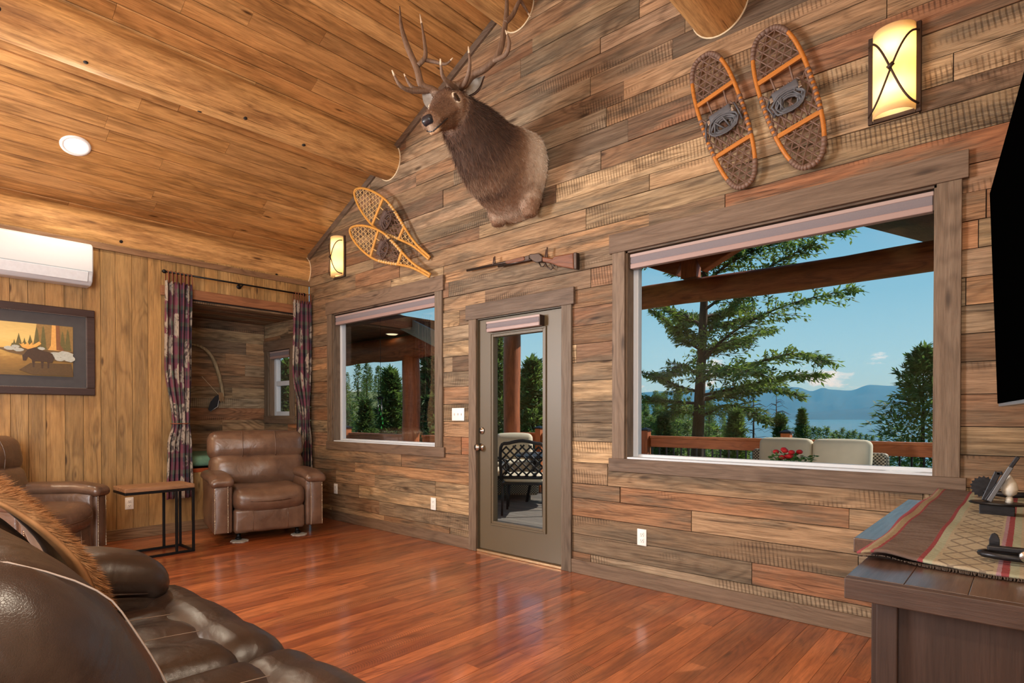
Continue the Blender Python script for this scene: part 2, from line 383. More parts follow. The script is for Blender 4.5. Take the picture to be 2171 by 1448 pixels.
# floor: sub-floor slab with boards running towards the window wall
fl = struct(MB().box((0.0, RB, -0.16), (RW, 0.0, -0.019)).build('floor', M['dark']))
w = 0.1; nx = int(RW / w) + 1; r = random.Random(21)
rows = []
for i in range(nx):
    x0 = i * w; x1 = min(RW, x0 + w)
    if x1 - x0 < 0.02: continue
    y = 0.0; k = 0
    cuts = [0.0]
    y = -r.uniform(0.3, 1.8)
    while y > -4.3:
        cuts.append(y); y -= r.uniform(1.1, 2.2)
    cuts.append(RB)
    for a, b in zip(cuts, cuts[1:]):
        e = r.uniform(0, 0.0009)
        MB().box((x0 + 0.0007, b + 0.0007, -0.019), (x1 - 0.0007, a - 0.0007, -e)).build('floor_plank', M['floor'], fl)

def rows_with_openings(z0, z1, x0, x1, openings):
    """rectangles of one board row left over around the openings"""
    segs = [(x0, x1, z0, z1)]
    for ox0, ox1, oz0, oz1 in openings:
        out = []
        for a, b, c, d in segs:
            if ox1 <= a or ox0 >= b or oz1 <= c or oz0 >= d: out.append((a, b, c, d)); continue
            if ox0 > a: out.append((a, ox0, c, d))
            if ox1 < b: out.append((ox1, b, c, d))
            ma, mb = max(a, ox0), min(b, ox1)
            if oz0 > c: out.append((ma, mb, c, oz0))
            if oz1 < d: out.append((ma, mb, oz1, d))
        segs = out
    return [s for s in segs if s[1] - s[0] > 0.015 and s[3] - s[2] > 0.008]

# window wall (gable end): core with openings, horizontal reclaimed boards
WIN_S = (0.53, 2.335, 0.905, 2.37); WIN_B = (4.385, 6.18, 0.893, 2.368); DOOR = (2.885, 3.828, -0.2, 2.052)
OPEN = [WIN_S, WIN_B, DOOR]
core = MB()
def wall_cells(openings, x0, x1, z0, z1):
    xs = sorted({x0, x1, *[v for o in openings for v in o[:2]]}); zs = sorted({z0, z1, *[v for o in openings for v in o[2:]]})
    xs = [x for x in xs if x0 <= x <= x1]; zs = [z for z in zs if z0 <= z <= z1]
    for a, b in zip(xs, xs[1:]):
        for c, d in zip(zs, zs[1:]):
            mx, mz = (a + b) / 2, (c + d) / 2
            if not any(o[0] < mx < o[1] and o[2] < mz < o[3] for o in openings): yield a, b, c, d
for a, b, c, d in wall_cells(OPEN, -0.0, RW, -0.2, 3.0): core.box((a, 0.02, c), (b, 0.15, d))
core.prism([(0, 3.0), (RW, 3.0), (RW, zc(RW) + 0.12), (RIDGE, zc(RIDGE) + 0.12), (0, zc(0) + 0.12)], 0.02, 0.15, lambda a, b, d: (a, d, b))
wr = struct(core.build('wall_right', M['dark']))
z = 0.0; r = random.Random(42)
while z < zc(RIDGE) - 0.02:
    hgt = r.choice([0.138, 0.138, 0.138, 0.14, 0.112, 0.16]); z1 = min(z + hgt, zc(RIDGE))
    lx = 0 if z <= EAVE else (z - EAVE) / SL; rx = RW - lx
    cuts = [lx]; x = lx + r.uniform(0.3, 2.0)
    while x < rx - 0.3: cuts.append(x); x += r.choice([r.uniform(0.5, 1.2), r.uniform(1.2, 2.8)])
    cuts.append(rx)
    for a, b in zip(cuts, cuts[1:]):
        for s0, s1, c0, c1 in rows_with_openings(z, z1, a, b, OPEN):
            g = 0.002; pr = r.uniform(-0.005, 0.0045)
            poly = [(s0 + g, c0 + g), (s1 - g, c0 + g), (s1 - g, c1 - g), (s0 + g, c1 - g)]
            if c1 > EAVE:
                l1 = (c1 - EAVE) / SL; r1 = RW - l1
                poly = [(max(p, (q - EAVE) / SL), q) if q > EAVE else (p, q) for p, q in poly]
                poly = [(min(p, RW - (q - EAVE) / SL), q) if q > EAVE else (p, q) for p, q in poly]
                if poly[1][0] - poly[0][0] < 0.03: continue
                if poly[2][0] - poly[3][0] < 0.004: poly = [poly[0], poly[1], poly[2]]
            MB().prism(poly, 0.02, -pr, lambda p, q, d: (p, d, q)).build('plank', M['barn'], wr)
    z = z1

# left wall: upright pine boards, alcove opening
ALC = (-1.47, -0.1, 0.645, 2.42)     # y0, y1, z0, z1
core = MB()
WL5 = (-6.9, -4.6, 1.2, 3.05)
for a, b, c, d in wall_cells([ALC, WL5], RB, 0.0, -0.2, 3.0): core.box((-0.13, a, c), (-0.02, b, d))
wl = struct(core.build('wall_left', M['dark']))
y = 0.0; r = random.Random(8)
while y > RB:
    wd = 0.137 if r.random() < 0.7 else 0.12
    y0 = max(RB, y - wd)
    for s0, s1, c0, c1 in rows_with_openings(0.0, 2.9, y0, y, [ALC, WL5]):
        g = 0.0018; e = r.uniform(0, 0.002)
        MB().box((-0.02, s0 + g, c0 + g), (-e, s1 - g, c1 - g)).build('pine_board', M['pine_z'], wl)
    y = y0
# far walls of the room (behind and beside the camera)
WS = (-7.4, -4.1, 0.7, 3.05); mb = MB()
for a, b, c, d in wall_cells([WS], RB, 0.15, -0.2, EAVE + 0.1): mb.box((RW, a, c), (RW + 0.15, b, d))
wx = struct(mb.build('wall_side', M['pine_z']))
WB = (50, 51, 50, 51)
mb = MB()
for a, b, c, d in wall_cells([WB], 0, RW, -0.2, 3.3): mb.box((a, RB - 0.15, c), (b, RB, d))
mb.prism([(0, 3.3 - 0.3), (RW, 3.0), (RW, EAVE), (RIDGE, zc(RIDGE)), (0, EAVE)], RB - 0.15, RB - 0.1, lambda a, b, d: (a, d, b))
wb = struct(mb.build('wall_back', M['pine_z']))
w5 = root('added_window_5')  # unseen window, added in the left wall to go with the rear left fill
MB().box((-0.1, -6.9, 1.2), (-0.09, -4.6, 3.0)).build('pane', M['glass'], w5)
w4 = root('added_window_4')  # unseen window, added in the side wall as an opening for the fill lamp
MB().box((RW + 0.08, -7.4, 0.7), (RW + 0.09, -4.1, 3.05)).build('pane', M['glass'], w4)

# ceiling: boards along the logs on both slopes
def slope(side):
    def f(u, y, h):
        x = u * CA - h * SA; zz = EAVE + u * SA + h * CA
        return (x, y, zz) if side < 0 else (RW - x, y, zz)
    return f
SLEN = RIDGE / CA
core = MB()
for sd in (-1, 1):
    f = slope(sd); vs = [f(u, y, h) for u in (-0.3, SLEN + 0.06) for y in (RB - 0.2, 0.3) for h in (0.022, 0.16)]
    core.add(vs, [(0,1,3,2),(4,6,7,5),(0,4,5,1),(2,3,7,6),(0,2,6,4),(1,5,7,3)])
ce = struct(core.build('ceiling', M['dark']))
r = random.Random(77)
for sd in (-1, 1):
    f = slope(sd); u = -0.137
    while u < SLEN:
        u1 = min(u + 0.137, SLEN); cuts = [0.0]; y = -r.uniform(0.6, 2.8)
        while y > RB + 0.5: cuts.append(y); y -= r.uniform(1.8, 3.6) if sd < 0 else 9
        cuts.append(RB)
        for a, b in zip(cuts, cuts[1:]):
            g = 0.002; e = r.uniform(0, 0.0025); c = 0.006
            prof = [(u + g, 0.022), (u + g, e + c), (u + g + c, e), (u1 - g - c, e), (u1 - g, e + c), (u1 - g, 0.022)]
            if sd > 0: prof = prof[::-1]
            MB().prism(prof, b + 0.001, a - 0.001, lambda p, q, d: f(p, d, q)).build('ceiling_board', M['pine_c'], ce)
        u = u1

# trims
def trimbox(name, a, b, mat): return struct(MB().box(a, b).build(name, mat, bevel=0.003))
trimbox('baseboard_left', (0.0, RB, 0.0), (0.016, -0.016, 0.105), M['trim_y'])
trimbox('baseboard_right', (0.0, -0.016, 0.0), (2.795, 0.0, 0.105), M['trim_x'])
trimbox('baseboard_front', (3.92, -0.016, 0.0), (RW, 0.0, 0.105), M['trim_x'])
trimbox('trim_1', (0.0, RB, 2.765), (0.02, 0.0, 2.825), M['trim_y'])
for i, sd in enumerate((-1, 1)):
    f = slope(sd); vs = [f(u, y, h) for u in (0.0, SLEN) for y in (-0.022, 0.0) for h in (-0.062, 0.0)]
    mb = MB(); mb.add(vs, [(0,1,3,2),(4,6,7,5),(0,4,5,1),(2,3,7,6),(0,2,6,4),(1,5,7,3)])
    struct(mb.build('trim_%d' % (i + 2), M['trim_x']))

# ceiling logs butting into the window wall, with a bead of pale caulk
def log_beam(x, z, rad, label, seed, mat='log'):
    t = thing('log_beam', label, 'log beam', (x, 0, z), group='ceiling logs')
    r = random.Random(seed); mb = MB(); ph = [r.uniform(0, 6) for _ in range(4)]
    n = 28; L = -RB; vs = []; m = 40
    pts = []
    for i in range(m + 1):
        yy = -L * i / m
        for k in range(n):
            a = 2 * PI * k / n
            rr = rad * (1 + 0.012 * math.sin(3 * a + ph[0] + yy) + 0.014 * math.sin(yy * 1.7 + ph[1]) + 0.006 * math.sin(5 * a + ph[2] + 2 * yy))
            pts.append((rr * math.cos(a), yy, rr * math.sin(a)))
    fs = [(i*n+k, (i+1)*n+k, (i+1)*n+(k+1) % n, i*n+(k+1) % n) for i in range(m) for k in range(n)]
    mb.add(pts, fs); mb.build('log', M[mat], t, smooth=True)
    c = MB(); c.tube([(1.012 * rad * math.cos(2 * PI * k / 40), -0.004, 1.012 * rad * math.sin(2 * PI * k / 40)) for k in range(41)], 0.007, 6); c.build('caulk_bead', M['caulk'], t, smooth=True)
    for k in range(6):
        a = r.uniform(PI, 2 * PI); yy = -r.uniform(0.4, 4)
        kb = MB(); kb.lathe([(0.0, 0.004), (0.014, 0.003), (0.018, -0.004)], 10, T(rad * 1.0 * math.cos(a), yy, rad * 1.0 * math.sin(a)) @ Vector((0, 0, 1)).rotation_difference(Vector((math.cos(a), 0, math.sin(a)))).to_matrix().to_4x4())
        kb.build('knot', M['dark'], t, smooth=True)
    return t
log_beam(-0.14, 2.962, 0.186, 'wall log resting on top of the pine board wall above the curtain rod', 1)
log_beam(1.615, 3.80, 0.178, 'round ceiling log ending above the crossed yellow snowshoes', 2)
log_beam(3.363, 4.55, 0.17, 'ridge log at the ceiling peak behind the elk antlers', 3)
log_beam(5.057, 3.785, 0.178, 'round ceiling log ending above the bearpaw snowshoes', 4)

# ------------------------------------------------------------------ windows and door
def window(name, W, casing, y_g=0.105, blindz=None):
    x0, x1, z0, z1 = W; t = root(name)
    cx0, cx1, hx0, hx1, hz, bz, bx0, bx1 = casing
    MB().box((hx0, -0.026, z1), (hx1, 0, hz)).build('casing_head', M['trim_x'], t, bevel=0.002)
    MB().box((cx0, -0.02, z0), (x0, 0, z1)).build('casing_side', M['trim_z'], t, bevel=0.002)
    MB().box((x1, -0.02, z0), (cx1, 0, z1)).build('casing_side', M['trim_z'], t, bevel=0.002)
    MB().box((bx0, -0.022, bz), (bx1, 0, z0)).build('casing_bottom', M['trim_x'], t, bevel=0.002)
    MB().box((x0, -0.0, z0), (x0 + 0.012, 0.09, z1)).build('jamb', M['trim_z'], t)
    MB().box((x1 - 0.012, -0.0, z0), (x1, 0.09, z1)).build('jamb', M['trim_z'], t)
    MB().box((x0, -0.0, z1 - 0.012), (x1, 0.09, z1)).build('jamb', M['trim_x'], t)
    MB().box((x0 + .012, 0.0, z0), (x1 - .012, 0.085, z0 + 0.012)).build('sill', M['white'], t)
    f = MB(); fw = 0.04; a0, a1, b0, b1 = x0 + 0.01, x1 + 0.03, z0 + 0.008, z1 - 0.01
    for p, q in (((a0, b0), (a0 + fw, b1)), ((a1 - fw, b0), (a1, b1)), ((a0 + fw, b0), (a1 - fw, b0 + 0.022)), ((a0 + fw, b1 - fw), (a1 - fw, b1))):
        f.box((p[0], 0.085, p[1]), (q[0], 0.14, q[1]))
    f.build('window_frame', M['white'], t, bevel=0.004)
    MB().box((a0 + fw, y_g, b0 + 0.022), (a1 - fw, y_g + 0.006, b1 - fw)).build('pane', M['glass'], t)
    return t
window('window_1', WIN_S, (0.433, 2.437, 0.41, 2.459, 2.512, 0.812, 0.41, 2.468))
window('window_2', WIN_B, (4.284, 6.281, 4.259, 6.307, 2.505, 0.80, 4.256, 6.306))

d = root('door_1')
MB().box((2.762, -0.026, 2.052), (3.946, 0, 2.183)).build('casing_head', M['trim_x'], d, bevel=0.002)
MB().box((2.796, -0.02, 0), (2.887, 0, 2.052)).build('casing_side', M['trim_z'], d, bevel=0.002)
MB().box((3.826, -0.02, 0), (3.92, 0, 2.052)).build('casing_side', M['trim_z'], d, bevel=0.002)
M['door'] = plain('olive_brown_door_paint', srgb(86, 72, 49), 0.45, nscale=4, var=0.05, bmp=0.02)
M['doorj'] = plain('dark_door_jamb', srgb(84, 74, 58), 0.5, var=0.05)
MB().box((2.885, 0.0, 0), (2.893, 0.12, 2.045)).build('jamb', M['doorj'], d)
MB().box((3.815, 0.0, 0), (3.828, 0.12, 2.045)).build('jamb', M['doorj'], d)
MB().box((2.885, 0.0, 2.045), (3.828, 0.12, 2.055)).build('jamb', M['doorj'], d)
sl = MB(); L0, L1, Z0, Z1 = 3.045, 3.64, 0.262, 1.905
for a, b in (((2.897, 0.028), (L0, 2.04)), ((L1, 0.028), (3.812, 2.04)), ((L0, 0.028), (L1, Z0)), ((L0, Z1), (L1, 2.04))): sl.box((a[0], 0.018, a[1]), (b[0], 0.062, b[1]))
sl.build('slab', M['door'], d)
lf = MB()
for q0, q1, yy in ((0.0, 0.014, 0.010), (0.014, 0.036, 0.016)):
    for a, b in (((L0 - 0.012 + q0, Z0 - 0.012 + q0), (L0 - 0.012 + q1, Z1 + 0.012 - q0)), ((L1 + 0.012 - q1, Z0 - 0.012 + q0), (L1 + 0.012 - q0, Z1 + 0.012 - q0)),
                 ((L0 - 0.012 + q1, Z0 - 0.012 + q0), (L1 + 0.012 - q1, Z0 - 0.012 + q1)), ((L0 - 0.012 + q1, Z1 + 0.012 - q1), (L1 + 0.012 - q1, Z1 + 0.012 - q0))):
        lf.box((a[0], yy - 0.004, a[1]), (b[0], 0.07, b[1]))
lf.build('glazing_frame', M['door'], d, bevel=0.002)
MB().box((L0 + 0.02, 0.038, Z0 + 0.02), (L1 - 0.02, 0.044, Z1 - 0.02)).build('pane', M['glass'], d)
MB().box((2.885, -0.012, 0), (3.828, 0.14, 0.02)).build('threshold', plain('bronze_threshold', srgb(160, 128, 92), 0.4, 0.5), d, bevel=0.003)
Mk = RX(PI / 2)
def knob(px, py, prof, name):
    p = onW(px, py, 0.018); mb = MB(); mb.lathe(prof, 20, T(*p) @ Mk); mb.build(name, M['chrome'], d, smooth=True)
knob(1020, 948, [(0.033, 0.0), (0.033, 0.006), (0.013, 0.009), (0.011, 0.03), (0.024, 0.037), (0.031, 0.05), (0.028, 0.062), (0.0, 0.066)], 'door_knob')
knob(1022, 913, [(0.031, 0.0), (0.031, 0.008), (0.026, 0.013), (0.012, 0.014), (0.011, 0.022), (0.0, 0.023)], 'deadbolt')
for zz in (0.28, 1.05, 1.78):
    mb = MB(); mb.tube([(3.814, 0.012, zz - 0.05), (3.814, 0.012, zz + 0.05)], 0.006, 8); mb.build('hinge', M['chrome'], d, smooth=True)

# ------------------------------------------------------------------ alcove
AX, AY0, AY1, AZ = -0.97, -1.47, -0.1, 2.385
def board_wall(name, rowsz, span, put, mat, seed, openings=(), lens=(0.6, 1.8)):
    r = random.Random(seed); core, s = put(None); s0, s1 = span
    o = struct(core.build(name, M['dark'])); z = rowsz[0]
    while z < rowsz[1] - 0.01:
        z1 = min(z + r.choice([0.12, 0.138, 0.138, 0.15]), rowsz[1]); cuts = [s0]; x = s0 + r.uniform(0.2, lens[1])
        while x < s1 - 0.15: cuts.append(x); x += r.uniform(*lens)
        cuts.append(s1)
        for a, b in zip(cuts, cuts[1:]):
            for q0, q1, c0, c1 in rows_with_openings(z, z1, a, b, openings):
                s((q0 + .001, q1 - .001, c0 + .001, c1 - .001), r.uniform(0, 0.004)).build('plank', mat, o)
        z = z1
    return o
board_wall('wall_alcove_back', (0.6, AZ), (AY0, AY1), lambda _: (MB().box((AX - 0.14, AY0 - 0.15, 0.3), (AX - 0.02, AY1 + 0.1, AZ + 0.1)), lambda q, e: MB().box((AX - 0.02, q[0], q[2]), (AX - e, q[1], q[3]))), M['barn_y'], 3)
AW = (-0.83, -0.27, 1.20, 2.03)
def alc_side():
    mb = MB()
    for a, b, c, dd in wall_cells([AW], AX - 0.12, -0.0, 0.3, AZ + 0.1): mb.box((a, AY1 + 0.02, c), (b, AY1 + 0.1, dd))
    return mb
board_wall('wall_alcove_side', (0.6, AZ), (AX, -0.0), lambda _: (alc_side(), lambda q, e: MB().box((q[0], AY1 + e, q[2]), (q[1], AY1 + 0.02, q[3]))), M['barn'], 4, [AW])
board_wall('wall_alcove_end', (0.6, AZ), (AX, -0.02), lambda _: (MB().box((AX - .1, AY0 - 0.12, 0.3), (-0.14, AY0 - 0.02, AZ + .1)), lambda q, e: MB().box((q[0], AY0 - 0.02, q[2]), (q[1], AY0 - e, q[3]))), M['barn'], 6)
board_wall('ceiling_alcove', (AX, -0.02), (AY0, AY1), lambda _: (MB().box((AX, AY0 - .1, AZ + 0.02), (-0.02, AY1 + .1, AZ + 0.1)), lambda q, e: MB().box((q[2], q[0], AZ - e + .003), (q[3], q[1], AZ + 0.02))), M['barn_y'], 9)
trimbox('trim_4', (0.0, -1.62, 2.415), (0.02, -0.02, 2.515), wood('reddish_trim', 1, [srgb(150, 100, 66)], grain=0.35, ring=0.3, knot=0.6, bmp=0.2))
w3 = root('window_3')
for a, b in (((-0.93, 1.20), (-0.83, 2.03)), ((-0.27, 1.20), (-0.17, 2.03))): MB().box((a[0], AY1 - 0.02, a[1]), (b[0], AY1, b[1])).build('casing_side', M['trim_z'], w3, bevel=0.002)
MB().box((-0.95, AY1 - 0.022, 2.03), (-0.15, AY1, 2.16)).build('casing_head', M['trim_x'], w3, bevel=0.002)
MB().box((-0.95, AY1 - 0.022, 1.10), (-0.15, AY1, 1.20)).build('casing_bottom', M['trim_x'], w3, bevel=0.002)
MB().box((-0.83, AY1, 1.20), (-0.82, AY1 + 0.09, 2.03)).build('jamb', M['trim_z'], w3)
mb = MB()
for a, b in (((-0.82, 1.20), (-0.76, 2.03)), ((-0.33, 1.20), (-0.27, 2.03)), ((-0.76, 1.20), (-0.33, 1.255)), ((-0.76, 1.98), (-0.33, 2.03)), ((-0.76, 1.585), (-0.33, 1.645))): mb.box((a[0], AY1 + 0.06, a[1]), (b[0], AY1 + 0.12, b[1]))
mb.build('window_frame', M['white'], w3, bevel=0.004)
MB().box((-0.76, AY1 + 0.085, 1.255), (-0.33, AY1 + 0.09, 1.98)).build('pane', M['glass'], w3)

# ------------------------------------------------------------------ outside: land, lake, mountains
def hash01(*a): return (math.sin(sum(x * k for x, k in zip(a, (12.9898, 78.233, 37.719)))) * 43758.5453) % 1.0
HEAD = Vector((-math.sin(YAW), math.cos(YAW), 0)); RIGHT = Vector((math.cos(YAW), math.sin(YAW), 0))
M['grass'] = plain('dry_grass_slope', srgb(104, 112, 62), 0.9, var=0.35, nscale=0.05, bmp=0)
M['woodsfar'] = plain('wooded_mountain', srgb(36, 56, 52), 0.95, var=0.3, nscale=0.006, bmp=0)
def smooth(a, b, x):
    t = max(0, min(1, (x - a) / (b - a))); return t * t * (3 - 2 * t)
def ground(px, D):
    """height of the land in the direction of photo column px"""
    top = 9.5 * smooth(1320, 1000, px) + 5.0 * smooth(1560, 1320, px) - 2.5
    lake = -19.0
    h = lerp(-2.6, -7.5, smooth(6, 60, D))
    far_h = lerp(lake - 1.5, top, smooth(1600, 1480, px))
    return lerp(h, far_h, smooth(50, 260, D)) if D < 330 else lerp(far_h, lake - 2, smooth(330, 520, D))
cols = list(range(500, 2500, 50)); Ds = [5.5, 9, 14, 20, 30, 45, 70, 110, 160, 210, 260, 330, 420, 520]
def gp(px, D):
    p = CAM + (HEAD + RIGHT * ((px - 1085.5) / FPX)) * D; p.z = ground(px, D) + (noise.noise(Vector((p.x * .03, p.y * .03, 0))) * 0.5 if D > 20 else 0); return p
mb = MB(); vs = [gp(c, D + (3.5 if D < 9 else 0)) for D in Ds for c in cols]; n = len(cols)
mb.add(vs, [(j*n+i, j*n+i+1, (j+1)*n+i+1, (j+1)*n+i) for j in range(len(Ds)-1) for i in range(n-1)])
struct(tag(mb.build('hillside', M['grass'], smooth=True), 'grassy wooded hillside falling away below the deck', 'hillside'))
m, nt, b = newmat('lake_water')
co = nd(nt, 'ShaderNodeTexCoord').outputs['Object']
wn = nd(nt, 'ShaderNodeTexNoise', {'Vector': vmul(nt, co, (1, 1, 1)), 'Scale': 0.08, 'Detail': 5.0}).outputs[0]
setin(nt, b, color=srgb(46, 92, 116), rough=0.22, normal=bump(nt, wn, 0.25, 1.0)); M['lake'] = m
mb = MB(); q = [CAM + HEAD * a + RIGHT * c for a, c in ((200, -900), (200, 900), (3900, 7500), (3900, -7500))]
mb.add([(p.x, p.y, -19.0) for p in q], [(0, 1, 2, 3)])
struct(tag(mb.build('lake', M['lake']), 'wide blue lake beyond the trees', 'lake'))
def ridge(name, prof, D0, D1, zb, label, seed, nz=10):
    mb = MB(); pxs = [p for p, _ in prof]; steps = list(range(int(pxs[0]), int(pxs[-1]) + 1, 8)); vs = []
    for j in range(nz + 1):
        t = j / nz; D = lerp(D0, D1, t)
        for px in steps:
            for (a, ya), (c, yc) in zip(prof, prof[1:]):
                if a <= px <= c: yy = lerp(ya, yc, smooth(0, 1, (px - a) / (c - a))); break
            zt = CAM.z + (881.3 - yy) / FPX * D1
            p = CAM + (HEAD + RIGHT * ((px - 1085.5) / FPX)) * D
            nn = noise.fractal(Vector((px * .018 + seed, t * 2.2, seed)), 0.9, 2.1, 5)
            zz = lerp(zb, zt, t ** 0.9) + nn * (zt - zb) * (0.16 * (1 - t) * t * 3 + 0.012)
            vs.append((p.x, p.y, zz))
    n = len(steps); mb.add(vs, [(j*n+i, j*n+i+1, (j+1)*n+i+1, (j+1)*n+i) for j in range(nz) for i in range(n - 1)])
    struct(tag(mb.build(name, M['woodsfar'], smooth=True), label, 'mountain'))
ridge('mountain_range', [(300, 850), (700, 842), (1000, 846), (1300, 838), (1400, 830), (1480, 828), (1560, 819), (1640, 820), (1690, 821), (1720, 829), (1745, 822), (1760, 826), (1800, 828), (1845, 816), (1890, 818), (1960, 824), (2100, 815), (2300, 826), (2700, 820)], 3500, 4300, -22, 'hazy blue mountain range across the lake', 2.3, 14)
ridge('shore_hills', [(1300, 884), (1500, 882), (1640, 877), (1720, 873), (1800, 868), (1850, 862), (1950, 861), (2100, 858), (2500, 862)], 3000, 3300, -21, 'low wooded hills on the far lake shore', 7.7)
# hazy air over the lake basin
m = bpy.data.materials.new('lake_haze'); m.use_nodes = True; nt = m.node_tree; nt.nodes.clear()
vs_ = nd(nt, 'ShaderNodeVolumeScatter', {'Color': (0.05, 0.36, 0.74, 1), 'Density': 0.00036, 'Anisotropy': 0.0})
nd(nt, 'ShaderNodeOutputMaterial', {'Volume': vs_.outputs[0]})
Mh = T(CAM.x, CAM.y, 0) @ RZ(YAW)
mb = MB(); mb.box((-5200, 560, -24), (5200, 4400, 225), Mh)
hz = mb.build('haze', m); tag(hz, 'blue summer haze lying over the lake basin', 'haze', kind='stuff')

# ------------------------------------------------------------------ trees
m, nt, b = newmat('conifer_needles')
co = nd(nt, 'ShaderNodeTexCoord').outputs['Object']; rn = nd(nt, 'ShaderNodeObjectInfo').outputs['Random']
n1 = nd(nt, 'ShaderNodeTexNoise', {'Vector': co, 'Scale': 1.3, 'Detail': 4.0}).outputs[0]
c1 = mixc(nt, nd(nt, 'ShaderNodeMapRange', {0: n1, 1: 0.35, 2: 0.65}).outputs[0], srgb(66, 90, 50), srgb(126, 142, 72))
c2 = mixc(nt, mth(nt, 'MULTIPLY', rn, 0.6), c1, srgb(50, 78, 62))
setin(nt, b, color=c2, rough=0.6, spec=0.3)
tl_ = nd(nt, 'ShaderNodeBsdfTranslucent', {'Color': mixc(nt, 1.0, c2, (1.5, 1.6, 1.0), 'MULTIPLY')}); mx_ = nd(nt, 'ShaderNodeMixShader', {0: 0.45, 1: b.outputs[0], 2: tl_.outputs[0]})
nt.links.new(mx_.outputs[0], [n for n in nt.nodes if n.type == 'OUTPUT_MATERIAL'][0].inputs[0]); M['needles'] = m
M['bark'] = wood('conifer_bark', 2, [srgb(92, 74, 60), srgb(80, 64, 52)], grain=0.6, ring=0.2, knot=0.4, bmp=0.6, across=9, rough=0.9)
def needle_spray(mb, p, d, L, W, r, n):
    for _ in range(n):
        v = (d + Vector((r.gauss(0, .55), r.gauss(0, .55), r.gauss(-.1, .45)))).normalized()
        s = v.cross(Vector((r.gauss(0, .4), r.gauss(0, .4), 1))).normalized() * W * r.uniform(.6, 1.2)
        l = L * r.uniform(.6, 1.25); a = p + Vector((r.gauss(0, L * .25), r.gauss(0, L * .25), r.gauss(0, L * .2)))
        mb.add([a, a + v * l * .45 + s, a + v * l, a + v * l * .45 - s], [(0, 1, 2, 3)])
def conifer_parts(h, rb, nb, seed, start=0.1, leaf=0.45, steps=6, per=2, droop=0.18, power=0.9, trunk=0.02):
    r = random.Random(seed); tr = MB(); fo = MB()
    tr.tube([(0, 0, h * t) for t in (0, .3, .6, .85, 1)], [h * trunk * (1 - .95 * t) for t in (0, .3, .6, .85, 1)], 7)
    for i in range(nb):
        t = start + (1 - start) * (i + r.random()) / nb; az = i * 2.399 + r.uniform(-.4, .4)
        L = rb * (1 - t) ** power * r.uniform(.75, 1.15) + 0.15 * leaf
        d = Vector((math.cos(az), math.sin(az), lerp(-droop, 0.55, t ** 1.5))).normalized()
        for k in range(steps):
            q = (k + .6) / steps; p = Vector((0, 0, h * t)) + d * (L * q) + Vector((0, 0, -droop * L * q * q * .6))
            sd = Vector((-math.sin(az), math.cos(az), 0)) * (1 - q) * L * 0.28
            needle_spray(fo, p, d, leaf * (1.15 - .3 * q), leaf * .17, r, per)
            if k and k < steps - 1:
                needle_spray(fo, p + sd, (d + sd.normalized() * .7), leaf, leaf * .16, r, per)
                needle_spray(fo, p - sd, (d - sd.normalized() * .7), leaf, leaf * .16, r, per)
    return tr, fo
PROTO = {}
def conifer(kind, loc, h, label, group=None, rz=0.0):
    H0, args = {'spruce': (7.0, dict(rb=1.75, nb=130, seed=3, leaf=.34, steps=7, per=3, droop=.25, start=.04)),
                'dense': (9.0, dict(rb=2.5, nb=170, seed=9, leaf=.3, steps=9, per=3, droop=.15, start=.05)),
                'broad': (7.0, dict(rb=3.9, nb=150, seed=23, leaf=.26, steps=11, per=3, droop=.18, start=.04, power=.85)),
                'open': (10.0, dict(rb=2.4, nb=130, seed=14, leaf=.34, steps=8, per=3, droop=.1, start=.1)),
                'far': (12.0, dict(rb=2.6, nb=46, seed=5, leaf=1.05, steps=4, per=2, droop=.15, start=.08)),
                'farb': (12.0, dict(rb=3.2, nb=40, seed=6, leaf=1.2, steps=4, per=2, droop=.05, start=.15, power=.7))}[kind]
    if kind not in PROTO:
        t = thing('conifer_tree', label, 'tree'); tr, fo = conifer_parts(H0, **args)
        tr.build('trunk', M['bark'], t, smooth=True); tag(fo.build('foliage', M['needles'], t), None, None, kind='stuff'); PROTO[kind] = t; o = t
    else: o = copy_tree(PROTO[kind])
    for k in ('group', 'label'):
        if k in o: del o[k]
    tag(o, label, 'tree', group); o.location = loc; s = h / H0; o.scale = (s, s, s); o.rotation_euler = (0, 0, rz)
    return o
def tree_at(kind, px, top, D, label, h=None, group=None, drop=2.0, rz=None):
    p = far(px, top, D); g = ground(px, D)
    hh = h if h else (p.z - g); conifer(kind, (p.x, p.y, p.z - hh), hh, label, group, rz if rz is not None else px * .7)
